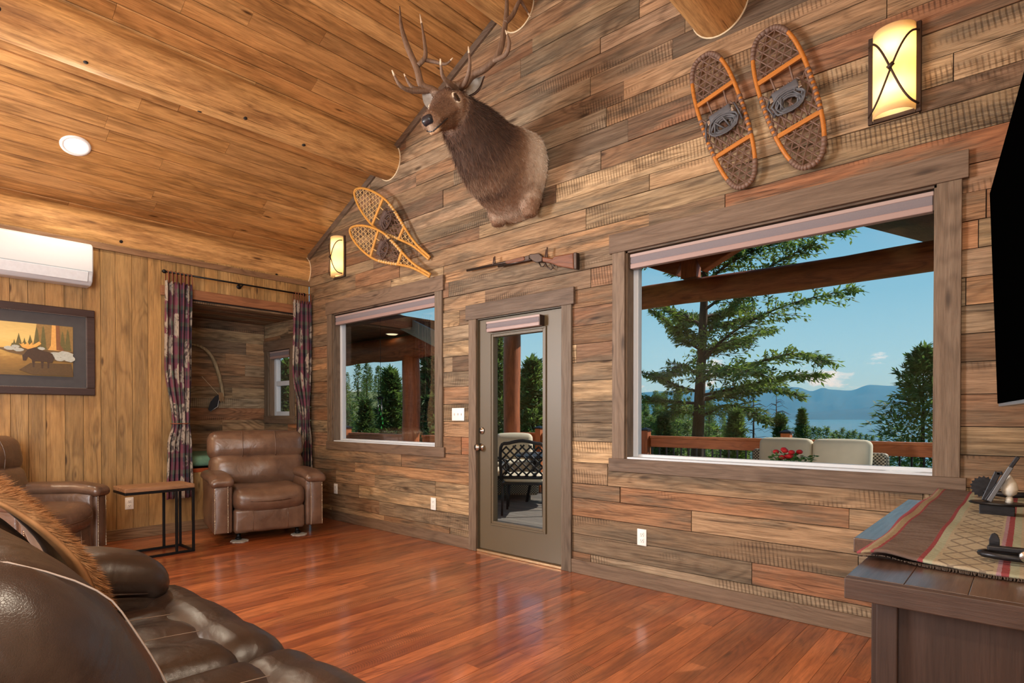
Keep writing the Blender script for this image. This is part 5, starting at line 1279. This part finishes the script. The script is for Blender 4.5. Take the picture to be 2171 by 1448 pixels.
# arm with pillow top
sp_('arm', (3.90, -3.27, .32), (.30, .84, .54), .07)
ap = MB().rbox((3.905 - O.x, -3.235 - O.y, .60), (.33, .82, .17), .082, bulge=(.0, .0, .02), k=12, warp=lambda p: p + Vector((0, 0, -.05 * max(0, p.y - .2) / .2))).build('arm_pillow', M['espresso'], t, smooth=True, weld=True)
mb = MB(); mb.tube([(4.07 - O.x, -3.6 + k * .085 - O.y, .565 - .05 * max(0, k - 6) / 3) for k in range(9)], .004, 5); mb.build('piping', M['espresso'], ap, smooth=True)
# backs
def backwarp(p): return p + Vector((0, -.10 * smooth(-.1, .32, p.z) + .03 * math.cos(p.z * 5), 0))
for a, b in ((4.05, 4.80), (4.80, 5.56)):
    s = MB().rbox((((a + b) / 2) - O.x, -3.47 - O.y, .70), (b - a - .006, .30, .60), .13, bulge=(.012, .05, .02), k=14, warp=backwarp).build('back_cushion', M['espresso'], t, smooth=True, weld=True)
    if a > 4.5:
        mb = MB(); pts = []
        for k in range(25):
            q = k / 24; a_ = lerp(-.25, 1.35, q)
            pp = Vector((b - .085 - O.x - .0, 0, .70)); z = lerp(-.22, .285, q); 
            e = backwarp(Vector((0, .15 + .05 * (1 - (z / .3) ** 2) * .35, z)))
            pts.append((b - .105 - O.x, -3.47 - O.y + e.y + .006 - .09 * max(0, (q - .8) / .2) ** 2, .70 + z + .008))
        pts += [(b - .105 - O.x, -3.60 - O.y, 1.012), (b - .105 - O.x, -3.66 - O.y, 1.0)]; mb.tube(pts, .0015, 5); mb.build('stitching', M['stitch'], s, smooth=True)
sp_('back_shell', (4.80, -3.68, .52), (2.0, .14, .86), .06)
# fur throw over the sofa back
m, nt, b = newmat('russet_fur'); co = nd(nt, 'ShaderNodeTexCoord').outputs['Object']; n1 = nd(nt, 'ShaderNodeTexNoise', {'Vector': co, 'Scale': 6.0, 'Detail': 4.0}).outputs[0]
setin(nt, b, color=ramp(nt, n1, [(.3, srgb(92, 60, 34)), (.5, srgb(150, 100, 58)), (.7, srgb(190, 138, 88))]), rough=.75, spec=.25); M['fur'] = m
def hair(mb, p, d, L, w, r):
    d = (d + Vector((r.gauss(0, .22), r.gauss(0, .22), r.gauss(0, .22)))).normalized(); s = d.cross(Vector((r.gauss(0, 1), r.gauss(0, 1), r.gauss(0, 1)))).normalized() * w
    mb.add([p - s, p + s, p + d * L], [(0, 1, 2)])
t = thing('fur_throw', 'russet brown fur throw draped over the sofa back', 'throw', (4.3, -3.45, .5)); o3 = t.location.copy(); r = random.Random(12)
prof3 = [(-3.80, .62), (-3.80, .85), (-3.77, .99), (-3.68, 1.045), (-3.58, 1.05), (-3.46, 1.035), (-3.36, .96), (-3.275, .85), (-3.235, .74), (-3.22, .64)]
pp3 = spline([(0, y, z) for y, z in prof3], 5)
def throw(u, v):
    k = v * (len(pp3) - 1); i = min(int(k), len(pp3) - 2); p = pp3[i].lerp(pp3[i + 1], k - i); x = lerp(3.98, 4.74, u)
    return Vector((x + .03 * math.sin(v * 9), p.y + .01 * math.sin(x * 20), p.z + .012 * math.sin(x * 13))) - o3
MB().grid(throw, 24, 36).build('hide', M['fur'], t, smooth=True, solid=.008)
mb = MB()
for i in range(46000):
    u, v = r.random(), r.random()
    if i > 36000: u = 1 - r.random() ** 2 * .04
    p = throw(u, v); e = throw(u, min(1, v + .01)) - throw(u, max(0, v - .01)); nx_ = (throw(min(1, u + .01), v) - throw(max(0, u - .01), v)).cross(e).normalized()
    hair(mb, p, (e.normalized() * .8 + nx_ * .75 + Vector((.9 if u > .96 else 0, 0, 0))), r.uniform(.025, .05), .0016, r)
tag(mb.build('fur', M['fur'], t), None, None, kind='stuff')

# ------------------------------------------------------------------ cabinet, runner, things on it, television
CT = .85
M['cabx'] = wood('dark_stained_edge', 0, [srgb(78, 58, 48)], grain=.4, ring=.25, knot=.4, bmp=.25, rough=.4); M['cabz'] = wood('dark_stained_cabinet', 2, [srgb(72, 52, 42), srgb(66, 48, 40)], grain=.4, ring=.25, knot=.4, bmp=.25, rough=.5); M['caby'] = wood('dark_stained_top', 1, [srgb(92, 70, 58), srgb(84, 62, 52), srgb(98, 74, 60)], grain=.45, ring=.3, knot=.5, bmp=.12, rough=.3, coat=.6, coatr=.22)
t = thing('cabinet', 'dark stained sideboard with plank top under the window at the right', 'cabinet', (6.45, -1.23, 0)); o4 = Vector((6.45, -1.23, 0))
def cb(name, a, b, mat, par=None, bev=.003): return MB().box(Vector(a) - o4, Vector(b) - o4).build(name, M[mat], par or t, bevel=bev)
cb('body', (6.30, -2.15, .06), (6.66, -.31, CT - .042), 'cabz')
for i, (a, b) in enumerate(((6.235, 6.3395), (6.34, 6.4445), (6.445, 6.5545), (6.555, 6.665))): cb('top_board', (a, -2.195, CT - .04), (b, -.24, CT), 'caby', bev=.0012)
cb('top_edge', (6.235, -2.22, CT - .045), (6.665, -2.1955, CT - .0003), 'cabx', bev=.002)
cb('top_board', (6.158, -1.74, CT - .042), (6.234, -.72, CT), 'caby')
cb('centre_body', (6.21, -1.70, .06), (6.30, -.76, CT - .042), 'cabz')
for x0, x1 in ((6.285, 6.325), (6.60, 6.66)): cb('end_stile', (x0, -2.165, .0), (x1, -2.15, CT - .042), 'cabz')
cb('end_rail', (6.325, -2.165, .06), (6.60, -2.15, .14), 'cabz'); 
for y0, y1 in ((-1.69, -1.235), (-1.225, -.77)):
    dr = cb('cabinet_door', (6.195, y0, .10), (6.21, y1, CT - .06), 'cabz'); cb('pull', (6.17, (y0 + y1) / 2 - .01, .5), (6.195, (y0 + y1) / 2 + .01, .6), 'bronze', dr)
for y0, y1 in ((-2.14, -1.72), (-.74, -.32)): dr = cb('cabinet_door', (6.285, y0, .10), (6.30, y1, CT - .06), 'cabz'); cb('hinge', (6.281, y0 + .0, .2), (6.285, y0 + .012, .27), 'chrome', dr)
# runner
m, nt, b = newmat('woven_stripe_runner'); co = nd(nt, 'ShaderNodeTexCoord').outputs['Object']; sx = nd(nt, 'ShaderNodeSeparateXYZ', {0: co}).outputs
wv = nd(nt, 'ShaderNodeTexNoise', {'Vector': co, 'Scale': 90.0, 'Detail': 2.0}).outputs[0]
xx = mth(nt, 'ADD', mth(nt, 'ADD', sx[0], .21), mth(nt, 'MULTIPLY', mth(nt, 'SUBTRACT', wv, .5), .004)); K = 1 / .42
cream, brown, red, green, dk_ = srgb(158, 146, 124), srgb(108, 92, 84), srgb(132, 62, 66), srgb(150, 152, 130), srgb(96, 84, 76)
st = ramp(nt, mth(nt, 'MULTIPLY', xx, K), [(0, red), (.014, srgb(140, 122, 96)), (.06, red), (.075, brown), (.285, red), (.305, green), (.35, cream), (.62, srgb(150, 120, 130)), (.64, red), (.67, green), (.71, cream), (.86, brown), (.95, red)], 'CONSTANT')
zg = mth(nt, 'PINGPONG', mth(nt, 'MULTIPLY', sx[1], 1.0), .05); tri = mth(nt, 'LESS_THAN', mth(nt, 'ABSOLUTE', mth(nt, 'SUBTRACT', mth(nt, 'PINGPONG', sx[0], .028), mth(nt, 'MULTIPLY', zg, .55))), .0042)
inz = mth(nt, 'MULTIPLY', mth(nt, 'GREATER_THAN', xx, .155), mth(nt, 'LESS_THAN', xx, .255))
st2 = mixc(nt, mth(nt, 'MULTIPLY', mth(nt, 'MULTIPLY', tri, inz), .7), st, dk_)
bnd = mth(nt, 'GREATER_THAN', nd(nt, 'ShaderNodeTexNoise', {'Vector': vmul(nt, co, (7, 34, 1)), 'Scale': 1.0, 'Detail': 1.0}).outputs[0], .53); inb = mth(nt, 'MULTIPLY', mth(nt, 'GREATER_THAN', xx, .033), mth(nt, 'LESS_THAN', xx, .118))
st3 = mixc(nt, mth(nt, 'MULTIPLY', mth(nt, 'MULTIPLY', bnd, inb), .5), st2, srgb(84, 66, 60))
setin(nt, b, color=mixc(nt, mth(nt, 'MULTIPLY', wv, .35), st3, srgb(60, 50, 44)), rough=.95, spec=.1, normal=bump(nt, wv, .5, .004))
t = thing('table_runner', 'woven striped wool runner on the sideboard', 'runner', (6.43, -1.16, CT))
MB().grid(lambda u, v: (lerp(-.212, .21, u) + .006 * math.sin(v * 9), lerp(-.845, .84, v) + .008 * math.sin(u * 8), .006 + .003 * math.sin(v * 21 + u * 5) + (.012 * math.exp(-((u - .12) / .12) ** 2) * math.exp(-(v / .04) ** 2))), 30, 60).build('cloth', m, t, smooth=True, solid=-.005)
r = random.Random(2); mb = MB()
for k in range(150):
    x = lerp(-.21, .21, k / 149); y0 = -.845 + .008 * math.sin((k / 149) * 8); mb.tube([(x, y0 + .004, .006), (x + r.uniform(-.003, .003), y0 - .012, .003 + (.012 * math.exp(-((k / 149 - .12) / .12) ** 2)))], .0014, 4)
tag(mb.build('fringe', plain('dark_fringe', srgb(70, 58, 50), .9), t), None, None, kind='stuff')
# ornaments
M['iron'] = plain('black_iron', srgb(34, 33, 36), .4, .6, var=.3, nscale=50, bmp=.2)
p = onF(2115, 1092, CT + .01); t = thing('desk_ornament', 'black iron stand holding slanted blades and a pale teardrop', 'ornament', (p.x, p.y, CT + .0125))
MB().box((-.048, -.03, 0), (.045, .03, .034)).build('box_base', M['iron'], t, bevel=.002)
MB().lathe([(0, .034), (.075, .034), (.08, .038), (.075, .042), (0, .042)], 28, Matrix.Diagonal((1.0, .62, 1, 1))).build('plate', M['iron'], t, smooth=True, auto=.6)
mb = MB(); mb.bar((-.035, 0, .045), (-.0, .0, .145), .012, .018); mb.bar((-.004, 0, .140), (.012, 0, .142), .012, .012); mb.build('support', M['iron'], t, bevel=.002)
mb = MB(); mb.bar((-.03, -.012, .045), (.052, -.012, .20), .006, .012); mb.build('blade', M['iron'], t, bevel=.002)
mb = MB(); mb.bar((-.022, -.02, .045), (.034, -.02, .165), .004, .014); mb.build('blade', plain('dull_blade_steel', srgb(96, 96, 98), .5, .5), t, bevel=.002)
mb = MB(); mb.lathe([(.004, .06), (.019, .072), (.024, .09), (.018, .112), (.006, .132), (0, .138)], 18, c=(.03, .012, 0)); mb.lathe([(.012, .042), (.009, .06), (.004, .062)], 12, c=(.03, .012, 0)); mb.build('teardrop', plain('pale_porcelain', srgb(206, 200, 188), .3), t, smooth=True)
p = onF(2140, 1192, CT + .01); t = thing('iron_spur', 'black iron spur lying at the near edge of the runner', 'spur', (p.x - .01, p.y, CT + .0125))
mb = MB(); mb.tube([(.09, .022, .012), (.0, .026, .012), (-.035, .014, .012), (-.042, 0, .012), (-.035, -.014, .012), (.0, -.026, .012), (.09, -.022, .012)], .0075, 8); mb.build('heel_band', M['iron'], t, smooth=True)
mb = MB(); mb.bar((-.03, .0, .026), (.08, .0, .028), .02, .012); mb.build('strap', M['iron'], t, bevel=.003)
mb = MB(); mb.lathe([(0, -.004), (.012, -.005), (.014, 0), (.012, .005), (0, .004)], 16, T(.04, -.03, .02) @ RX(PI / 2)); mb.build('button', M['chrome'], t, smooth=True)
mb = MB(); mb.prism([(-.010, 0), (.010, 0), (.010, .03), (.006, .042), (0, .046), (-.006, .042), (-.010, .03)], -.003, .003, lambda a, b, d: (a - .018, d + .03, b + .012)); mb.build('tongue', M['iron'], t, bevel=.001)
p = onF(2140, 1062, CT + .01); t = thing('iron_rowel', 'dark toothed iron piece at the far end of the runner', 'ornament', (p.x, p.y, CT + .0125))
mb = MB(); n = 36; mb.prism([(math.cos(k * PI / 18) * (.045 if k % 2 else .038), math.sin(k * PI / 18) * (.045 if k % 2 else .038)) for k in range(n)], -.006, .006, lambda a, b, d: (a - .08, d, b + .047)); mb.build('toothed_wheel', M['iron'], t)
mb = MB(); mb.tube([(-.08, 0, .03), (0, 0, .02), (.09, .0, .03)], .012, 8); mb.build('bar', M['iron'], t, smooth=True)
# television
m = plain('black_screen', (0.0005, 0.0005, 0.0005), .6, var=0, bmp=0, spec=0.0)
a6 = math.radians(6); t = thing('television', 'black flat television turned edge-on at the right', 'television', (6.445, -.70, 1.235))
Mt = RZ(a6) @ RY(-.035)     # local y runs back towards the camera (negative), z up, x through the panel
H, W_ = .835, 1.46
MB().box((.0, -W_, 0), (.035, 0, H), Mt).build('housing', plain('silver_housing', srgb(150, 152, 158), .35, .6, bmp=0), t, bevel=.003)
MB().box((-.003, -W_ + .004, .012), (.0, -.002, H - .006), Mt).build('screen', m, t)
mb = MB(); mb.bar(Mt @ Vector((.035, -.7, .42)), (.235, -.73, .42), .06, .12); mb.box((.215, -.9, .27), (.234, -.55, .57)); mb.build('mount', M['black'], t)

# ------------------------------------------------------------------ elk shoulder mount
m, nt, b = newmat('elk_coat'); co = nd(nt, 'ShaderNodeTexCoord').outputs['Object']; at_ = nd(nt, 'ShaderNodeAttribute', attribute_name='coat').outputs['Fac']
n1 = nd(nt, 'ShaderNodeTexNoise', {'Vector': co, 'Scale': 26.0, 'Detail': 5.0}).outputs[0]
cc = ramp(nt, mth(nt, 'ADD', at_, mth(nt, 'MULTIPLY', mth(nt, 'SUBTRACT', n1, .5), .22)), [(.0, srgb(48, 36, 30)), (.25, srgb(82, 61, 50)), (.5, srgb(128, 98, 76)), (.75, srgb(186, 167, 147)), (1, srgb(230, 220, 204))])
setin(nt, b, color=cc, rough=.7, spec=.25, normal=bump(nt, n1, .4, .01)); M['coat'] = m
def elk():
    t = thing('elk_mount', 'mounted bull elk shoulder with large branching antlers', 'trophy', (3.4, -.001, 2.8)); o = t.location.copy(); r = random.Random(17)
    # rings: centre, in-plane axes (side, up) and radii, coat tone
    def P(px, py, y): return onW(px, py, y) - o
    secs = [  # centre (x,y,z), side radius, top radius, bottom radius, tone
        ((3.40, -.005, 3.16), .285, .36, .36, .92), ((3.40, -.10, 3.16), .30, .355, .36, .88), ((3.40, -.20, 3.17), .295, .335, .335, .72),
        ((3.40, -.32, 3.20), .27, .295, .30, .42), ((3.41, -.44, 3.25), .235, .255, .27, .18), ((3.42, -.56, 3.31), .20, .215, .24, .12),
        ((3.43, -.67, 3.345), .165, .17, .20, .14), ((3.44, -.76, 3.375), .14, .14, .16, .2)]
    cs = [Vector(s[0]) - o for s in secs]; N = 36; mb = MB(); vs = []; tone = []; nsub = 5
    C_ = spline(cs, nsub); rs = slerp_list([s[1] for s in secs], nsub); rt = slerp_list([s[2] for s in secs], nsub); rb_ = slerp_list([s[3] for s in secs], nsub); tn = slerp_list([s[4] for s in secs], nsub)
    for i, c in enumerate(C_):
        d = (C_[min(i + 1, len(C_) - 1)] - C_[max(i - 1, 0)]).normalized(); sd = Vector((1, 0, 0)); upv = sd.cross(d).normalized() * -1
        if upv.z < 0: upv = -upv
        if i < 3: upv = Vector((0, 0, 1))
        for k in range(N):
            a = 2 * PI * k / N; ca, sa = math.cos(a), math.sin(a)
            rr = rt[i] if sa > 0 else rb_[i]
            lump = 1 + .03 * math.sin(3 * a + i * .3) * (i < 14)
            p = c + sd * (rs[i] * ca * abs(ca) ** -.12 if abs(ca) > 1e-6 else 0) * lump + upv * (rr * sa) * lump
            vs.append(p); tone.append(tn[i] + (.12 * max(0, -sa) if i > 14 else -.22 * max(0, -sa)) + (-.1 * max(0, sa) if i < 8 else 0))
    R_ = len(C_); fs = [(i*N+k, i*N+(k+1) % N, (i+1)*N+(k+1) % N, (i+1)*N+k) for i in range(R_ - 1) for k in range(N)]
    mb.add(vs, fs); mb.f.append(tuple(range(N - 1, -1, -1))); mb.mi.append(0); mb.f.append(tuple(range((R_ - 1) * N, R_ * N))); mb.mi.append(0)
    # head: lofted from behind the ears to the nose
    poll = Vector((3.43, -.80, 3.445)) - o; nose = P(910, 262, -1.14)
    ax = (nose - poll).normalized(); LH = (nose - poll).length; side = Vector((1, .06, 0)); side = (side - ax * side.dot(ax)).normalized(); up_ = side.cross(ax); up_ = up_ if up_.dot(Vector((0, -1, 1))) > 0 else -up_
    hs = [(-.22, .03, .06, -.03, .3), (-.10, .115, .115, -.03, .3), (.06, .128, .125, -.02, .34), (.20, .122, .115, -.012, .4), (.34, .112, .108, -.012, .45), (.50, .090, .095, -.014, .42), (.66, .074, .080, -.012, .42), (.80, .068, .071, -.006, .45), (.92, .069, .066, .0, .5), (1.0, .056, .052, 0, .5), (1.03, .02, .02, 0, .45)]
    nh = 4; ts = slerp_list([h[0] for h in hs], nh); a1 = slerp_list([h[1] for h in hs], nh); a2 = slerp_list([h[2] for h in hs], nh); of = slerp_list([h[3] for h in hs], nh); tn2 = slerp_list([h[4] for h in hs], nh); hv = []; ht = []
    for q, ra, rb2, f_, tt in zip(ts, a1, a2, of, tn2):
        c = poll + ax * (LH * q) + up_ * f_
        for k in range(N):
            a = 2 * PI * k / N; ca, sa = math.cos(a), math.sin(a)
            brow = .014 * math.exp(-((q - .2) / .09) ** 2) * math.exp(-((sa - .45) / .35) ** 2)
            jaw = .85 + .15 * sa if q > .3 else 1
            hv.append(c + side * (ra + brow) * ca * (1 if sa > -.2 else jaw) + up_ * (rb2 * sa * (1 if sa > 0 else 1.12)))
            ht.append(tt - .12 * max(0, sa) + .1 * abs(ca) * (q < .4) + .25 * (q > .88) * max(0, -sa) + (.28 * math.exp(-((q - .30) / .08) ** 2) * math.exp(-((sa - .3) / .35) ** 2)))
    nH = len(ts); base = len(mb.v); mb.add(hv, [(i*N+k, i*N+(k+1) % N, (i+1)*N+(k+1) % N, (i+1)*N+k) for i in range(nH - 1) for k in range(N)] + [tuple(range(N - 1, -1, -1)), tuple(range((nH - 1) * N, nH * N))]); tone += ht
    # leg stubs
    for cx, cz in ((3.24, 2.86), (3.58, 2.86)):
        st = []; pts = [Vector((cx, -.10, cz + .10)) - o, Vector((cx, -.11, cz)) - o, Vector((cx + .005, -.11, cz - .09)) - o]; b0 = len(mb.v); mb.tube(pts, [.10, .085, .05], 16); tone += [.5] * (len(mb.v) - b0)
    body = mb.build('body', M['coat'], t, smooth=True)
    bm = bmesh.new(); bm.from_mesh(body.data); bmesh.ops.recalc_face_normals(bm, faces=bm.faces); bm.to_mesh(body.data); bm.free()
    md = body.modifiers.new('remesh', 'REMESH'); md.mode = 'VOXEL'; md.voxel_size = .011; md.use_smooth_shade = True
    # evaluate the fused skin so that fur and colour can follow it
    dg = bpy.context.evaluated_depsgraph_get(); ev = body.evaluated_get(dg); me = bpy.data.meshes.new_from_object(ev); body.modifiers.clear()
    from mathutils import kdtree
    kd = kdtree.KDTree(len(mb.v))
    for i, v in enumerate(mb.v): kd.insert(Vector(v), i)
    kd.balance(); me.materials.clear(); me.materials.append(M['coat'])
    bm = bmesh.new(); bm.from_mesh(me)
    for _ in range(3): bmesh.ops.smooth_vert(bm, verts=bm.verts, factor=.5, use_axis_x=True, use_axis_y=True, use_axis_z=True)
    bm.to_mesh(me); bm.free(); me.polygons.foreach_set('use_smooth', [True] * len(me.polygons))
    at2 = me.attributes.new('coat', 'FLOAT', 'POINT'); vt = []
    for v in me.vertices:
        near = kd.find_n(v.co, 4); vt.append(sum(tone[i] for _, i, d_ in near) / 4)
    at2.data.foreach_set('value', vt); body.data = me
    # fur strands, longest on the neck mane
    fu = MB(); ft = []; polys = me.polygons; tot = len(polys)
    for i in range(26000):
        pl_ = polys[r.randrange(tot)]; p = pl_.center.copy(); n_ = pl_.normal; w = p + o
        if n_.y > .6 or w.y > -.02: continue
        headish = w.y < -.80
        neck = smooth(-.22, -.5, w.y) * (1 - smooth(-.76, -.84, w.y))
        L = (.012 if headish else .018) + .045 * neck * (1 if n_.z < .35 else .45)
        flow = (Vector((0, .55, -.85)) if not headish else (-ax * .9 + Vector((0, 0, .0)))); flow = (flow - n_ * flow.dot(n_)).normalized() * .9 + n_ * .32
        p = p + Vector((r.uniform(-.006, .006), r.uniform(-.006, .006), r.uniform(-.006, .006)))
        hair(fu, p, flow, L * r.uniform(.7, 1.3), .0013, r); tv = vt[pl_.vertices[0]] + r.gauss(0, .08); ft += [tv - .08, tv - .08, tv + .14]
    fo = fu.build('fur', M['coat'], t); a3 = fo.data.attributes.new('coat', 'FLOAT', 'POINT'); a3.data.foreach_set('value', ft); fo['kind'] = 'stuff'
    # face details
    def hp(q, ang, k=1.0):
        i = min(len(ts) - 1, max(0, min(range(len(ts)), key=lambda j: abs(ts[j] - q)))); c = poll + ax * (LH * q) + up_ * of[i]
        return c + (side * a1[i] * math.cos(ang) + up_ * a2[i] * math.sin(ang)) * k
    dk2 = plain('black_nose_leather', srgb(30, 30, 36), .3, nscale=150, bmp=.3); eye = plain('dark_glass_eye', srgb(24, 16, 12), .05, coat=1.0); pale = plain('cream_hair', srgb(214, 198, 172), .8, var=.2, nscale=80)
    for ang in (.36, PI - .36):
        c = hp(.29, ang, 1.0); nn = (c - (poll + ax * LH * .29)).normalized(); rot = Vector((0, 0, 1)).rotation_difference(nn).to_matrix().to_4x4()
        MB().lathe([(.026, -.012), (.025, .004), (.018, .012), (.008, .016), (0, .017)], 18, T(*c) @ rot).build('eye', eye, t, smooth=True)
        mb = MB(); tv_ = nn.cross(ax).normalized()
        mb.tube([c + (ax * math.cos(a) * .034 + tv_ * math.sin(a) * .025) + nn * .004 for a in [k * PI / 10 for k in range(21)]], .0065, 6); mb.build('eyelid', M['lbrown'], t, smooth=True)
        for sgn in (-1, 1):
            mb = MB(); mb.tube([c + ax * (.034 * math.cos(a)) + tv_ * (sgn * (.034 * math.sin(a))) + nn * -.002 for a in [k * PI / 8 for k in range(1, 8)]], .008, 6); mb.build('eye_ring_hair', pale, t, smooth=True)
    c = hp(.96, PI / 2, .55); MB().rbox((0, 0, 0), (.086, .05, .062), .024, T(*(poll + ax * (LH * .985) + up_ * .018)) @ Matrix((side, ax, up_)).transposed().to_4x4(), bulge=(0, .006, .004)).build('nose', dk2, t, smooth=True, weld=True)
    for s in (-1, 1): mb = MB(); mb.lathe([(.0, .0), (.011, .001), (.013, -.004)], 12, T(*(poll + ax * (LH * .985) + ax * .026 + up_ * .024 + side * s * .024)) @ Vector((0, 0, 1)).rotation_difference(ax).to_matrix().to_4x4()); mb.build('nostril', plain('nostril_black', (.004, .004, .004), .8), t, smooth=True)
    mb = MB(); mb.tube([hp(.70, -.35, 1.02), hp(.80, -.45, 1.03), hp(.92, -.6, 1.04), hp(1.0, -1.1, .95), hp(1.0, -PI / 2, .95), hp(1.0, -PI + 1.1, .95), hp(.92, -PI + .6, 1.04), hp(.80, -PI + .45, 1.03), hp(.70, -PI + .35, 1.02)], .0045, 6); mb.build('mouth_line', dk2, t, smooth=True)
    MB().rbox((0, 0, 0), (.07, .06, .035), .016, T(*(poll + ax * (LH * .93) + up_ * -.056)) @ Matrix((side, ax, up_)).transposed().to_4x4(), bulge=(.004, .004, .004)).build('lower_lip', plain('tan_chin_hair', srgb(176, 140, 104), .8, nscale=90, var=.2), t, smooth=True, weld=True)
    # ears
    for s, tip in ((1, onW(1027, 160, -.70) - o), (-1, onW(900, 196, -.90) - o)):
        b0 = poll + side * (s * .115) - ax * .03 + up_ * .0; dv = tip - b0; L = dv.length if s > 0 else .18; dv.normalize(); wv_ = dv.cross(Vector((0, -1, .2))).normalized(); nn = wv_.cross(dv).normalized()
        if nn.y > 0: nn = -nn
        def ear(u, v, dd):
            w_ = .062 * math.sin(PI * min(1, v * .86 + .12)) ** .8 * (1 - v ** 6); x = (u - .5) * 2
            return b0 + dv * (L * v) + wv_ * (w_ * x) + nn * (-.035 * (1 - x * x) * math.sin(PI * min(1, v + .1)) + dd)
        eo = MB().grid(lambda u, v: ear(u, v, -.004), 12, 16).build('ear', M['lbrown'], t, smooth=True, solid=.005); MB().grid(lambda u, v: ear(u, v, .003), 12, 16).build('ear_lining', plain('pale_ear_hair', srgb(160, 152, 142), .85, nscale=34, var=.45), eo, smooth=True)
    # antlers
    hn = wood('antler_bone', 2, [srgb(128, 102, 82)], grain=.45, ring=.2, knot=.3, bmp=.7, rough=.5, across=40); tipm = plain('ivory_tine_tip', srgb(196, 174, 146), .35)
    def z(x, y, d): return onW(780 + x / 2.896, y / 2.896, d) - o
    def tine(par, pts, rads, nm='tine'):
        mb = MB(); sp = spline(pts, 7); rr = slerp_list(rads, 7); mb.tube(sp, rr, 10); ob = mb.build(nm, hn, par, smooth=True)
        if nm == 'tine': k = len(sp); mb = MB(); mb.tube(sp[k - 4:], [x + .0006 for x in rr[k - 4:]], 9); mb.build('tip', tipm, ob, smooth=True)
        return ob
    def antler(beam, brads, tines):
        sp = spline(beam, 7); rr = slerp_list(brads, 7); mb = MB(); mb.tube(sp, rr, 12); mb.lathe([(brads[0] * 1.35, -.008), (brads[0] * 1.45, .004), (brads[0] * 1.2, .014)], 14, T(*beam[0])); a = mb.build('antler', hn, t, smooth=True)
        for pts, rd in tines: tine(a, pts, rd)
    b0 = poll + side * -.065 + up_ * .09 + ax * .02
    antler([b0, z(400, 555, -.86), z(330, 522, -.92), z(300, 420, -.93), z(240, 280, -.93), z(205, 160, -.92), z(195, 40, -.90)], [.030, .028, .026, .024, .021, .014, .004],
           [([z(370, 555, -.88), z(270, 557, -1.0), z(195, 522, -1.1), z(148, 430, -1.16)], [.021, .018, .013, .004]), ([z(345, 548, -.9), z(280, 540, -.98), z(245, 500, -1.02), z(222, 452, -1.05)], [.018, .015, .010, .003]),
            ([z(310, 400, -.93), z(352, 345, -.9), z(345, 240, -.88), z(320, 88, -.86)], [.018, .016, .012, .003]), ([z(340, 365, -.9), z(420, 382, -.84), z(480, 392, -.8), z(522, 355, -.78)], [.016, .013, .010, .003])])
    b1 = poll + side * .065 + up_ * .09 + ax * .02
    antler([b1, z(590, 520, -.80), z(640, 462, -.76), z(725, 415, -.72), z(800, 335, -.68), z(835, 200, -.64), z(852, 60, -.60), z(850, -120, -.56)], [.030, .029, .027, .025, .023, .020, .016, .004],
           [([z(545, 548, -.84), z(500, 512, -.95), z(458, 462, -1.03), z(445, 360, -1.08)], [.021, .018, .013, .004]), ([z(570, 535, -.82), z(605, 490, -.9), z(625, 400, -.94), z(617, 285, -.96)], [.019, .017, .012, .003]),
            ([z(770, 375, -.70), z(845, 335, -.72), z(868, 260, -.74), z(845, 185, -.76)], [.018, .016, .012, .003]), ([z(845, 140, -.63), z(890, 90, -.58), z(930, 10, -.55), z(960, 40, -.5), z(1000, 108, -.46)], [.017, .016, .013, .010, .003])])
elk()
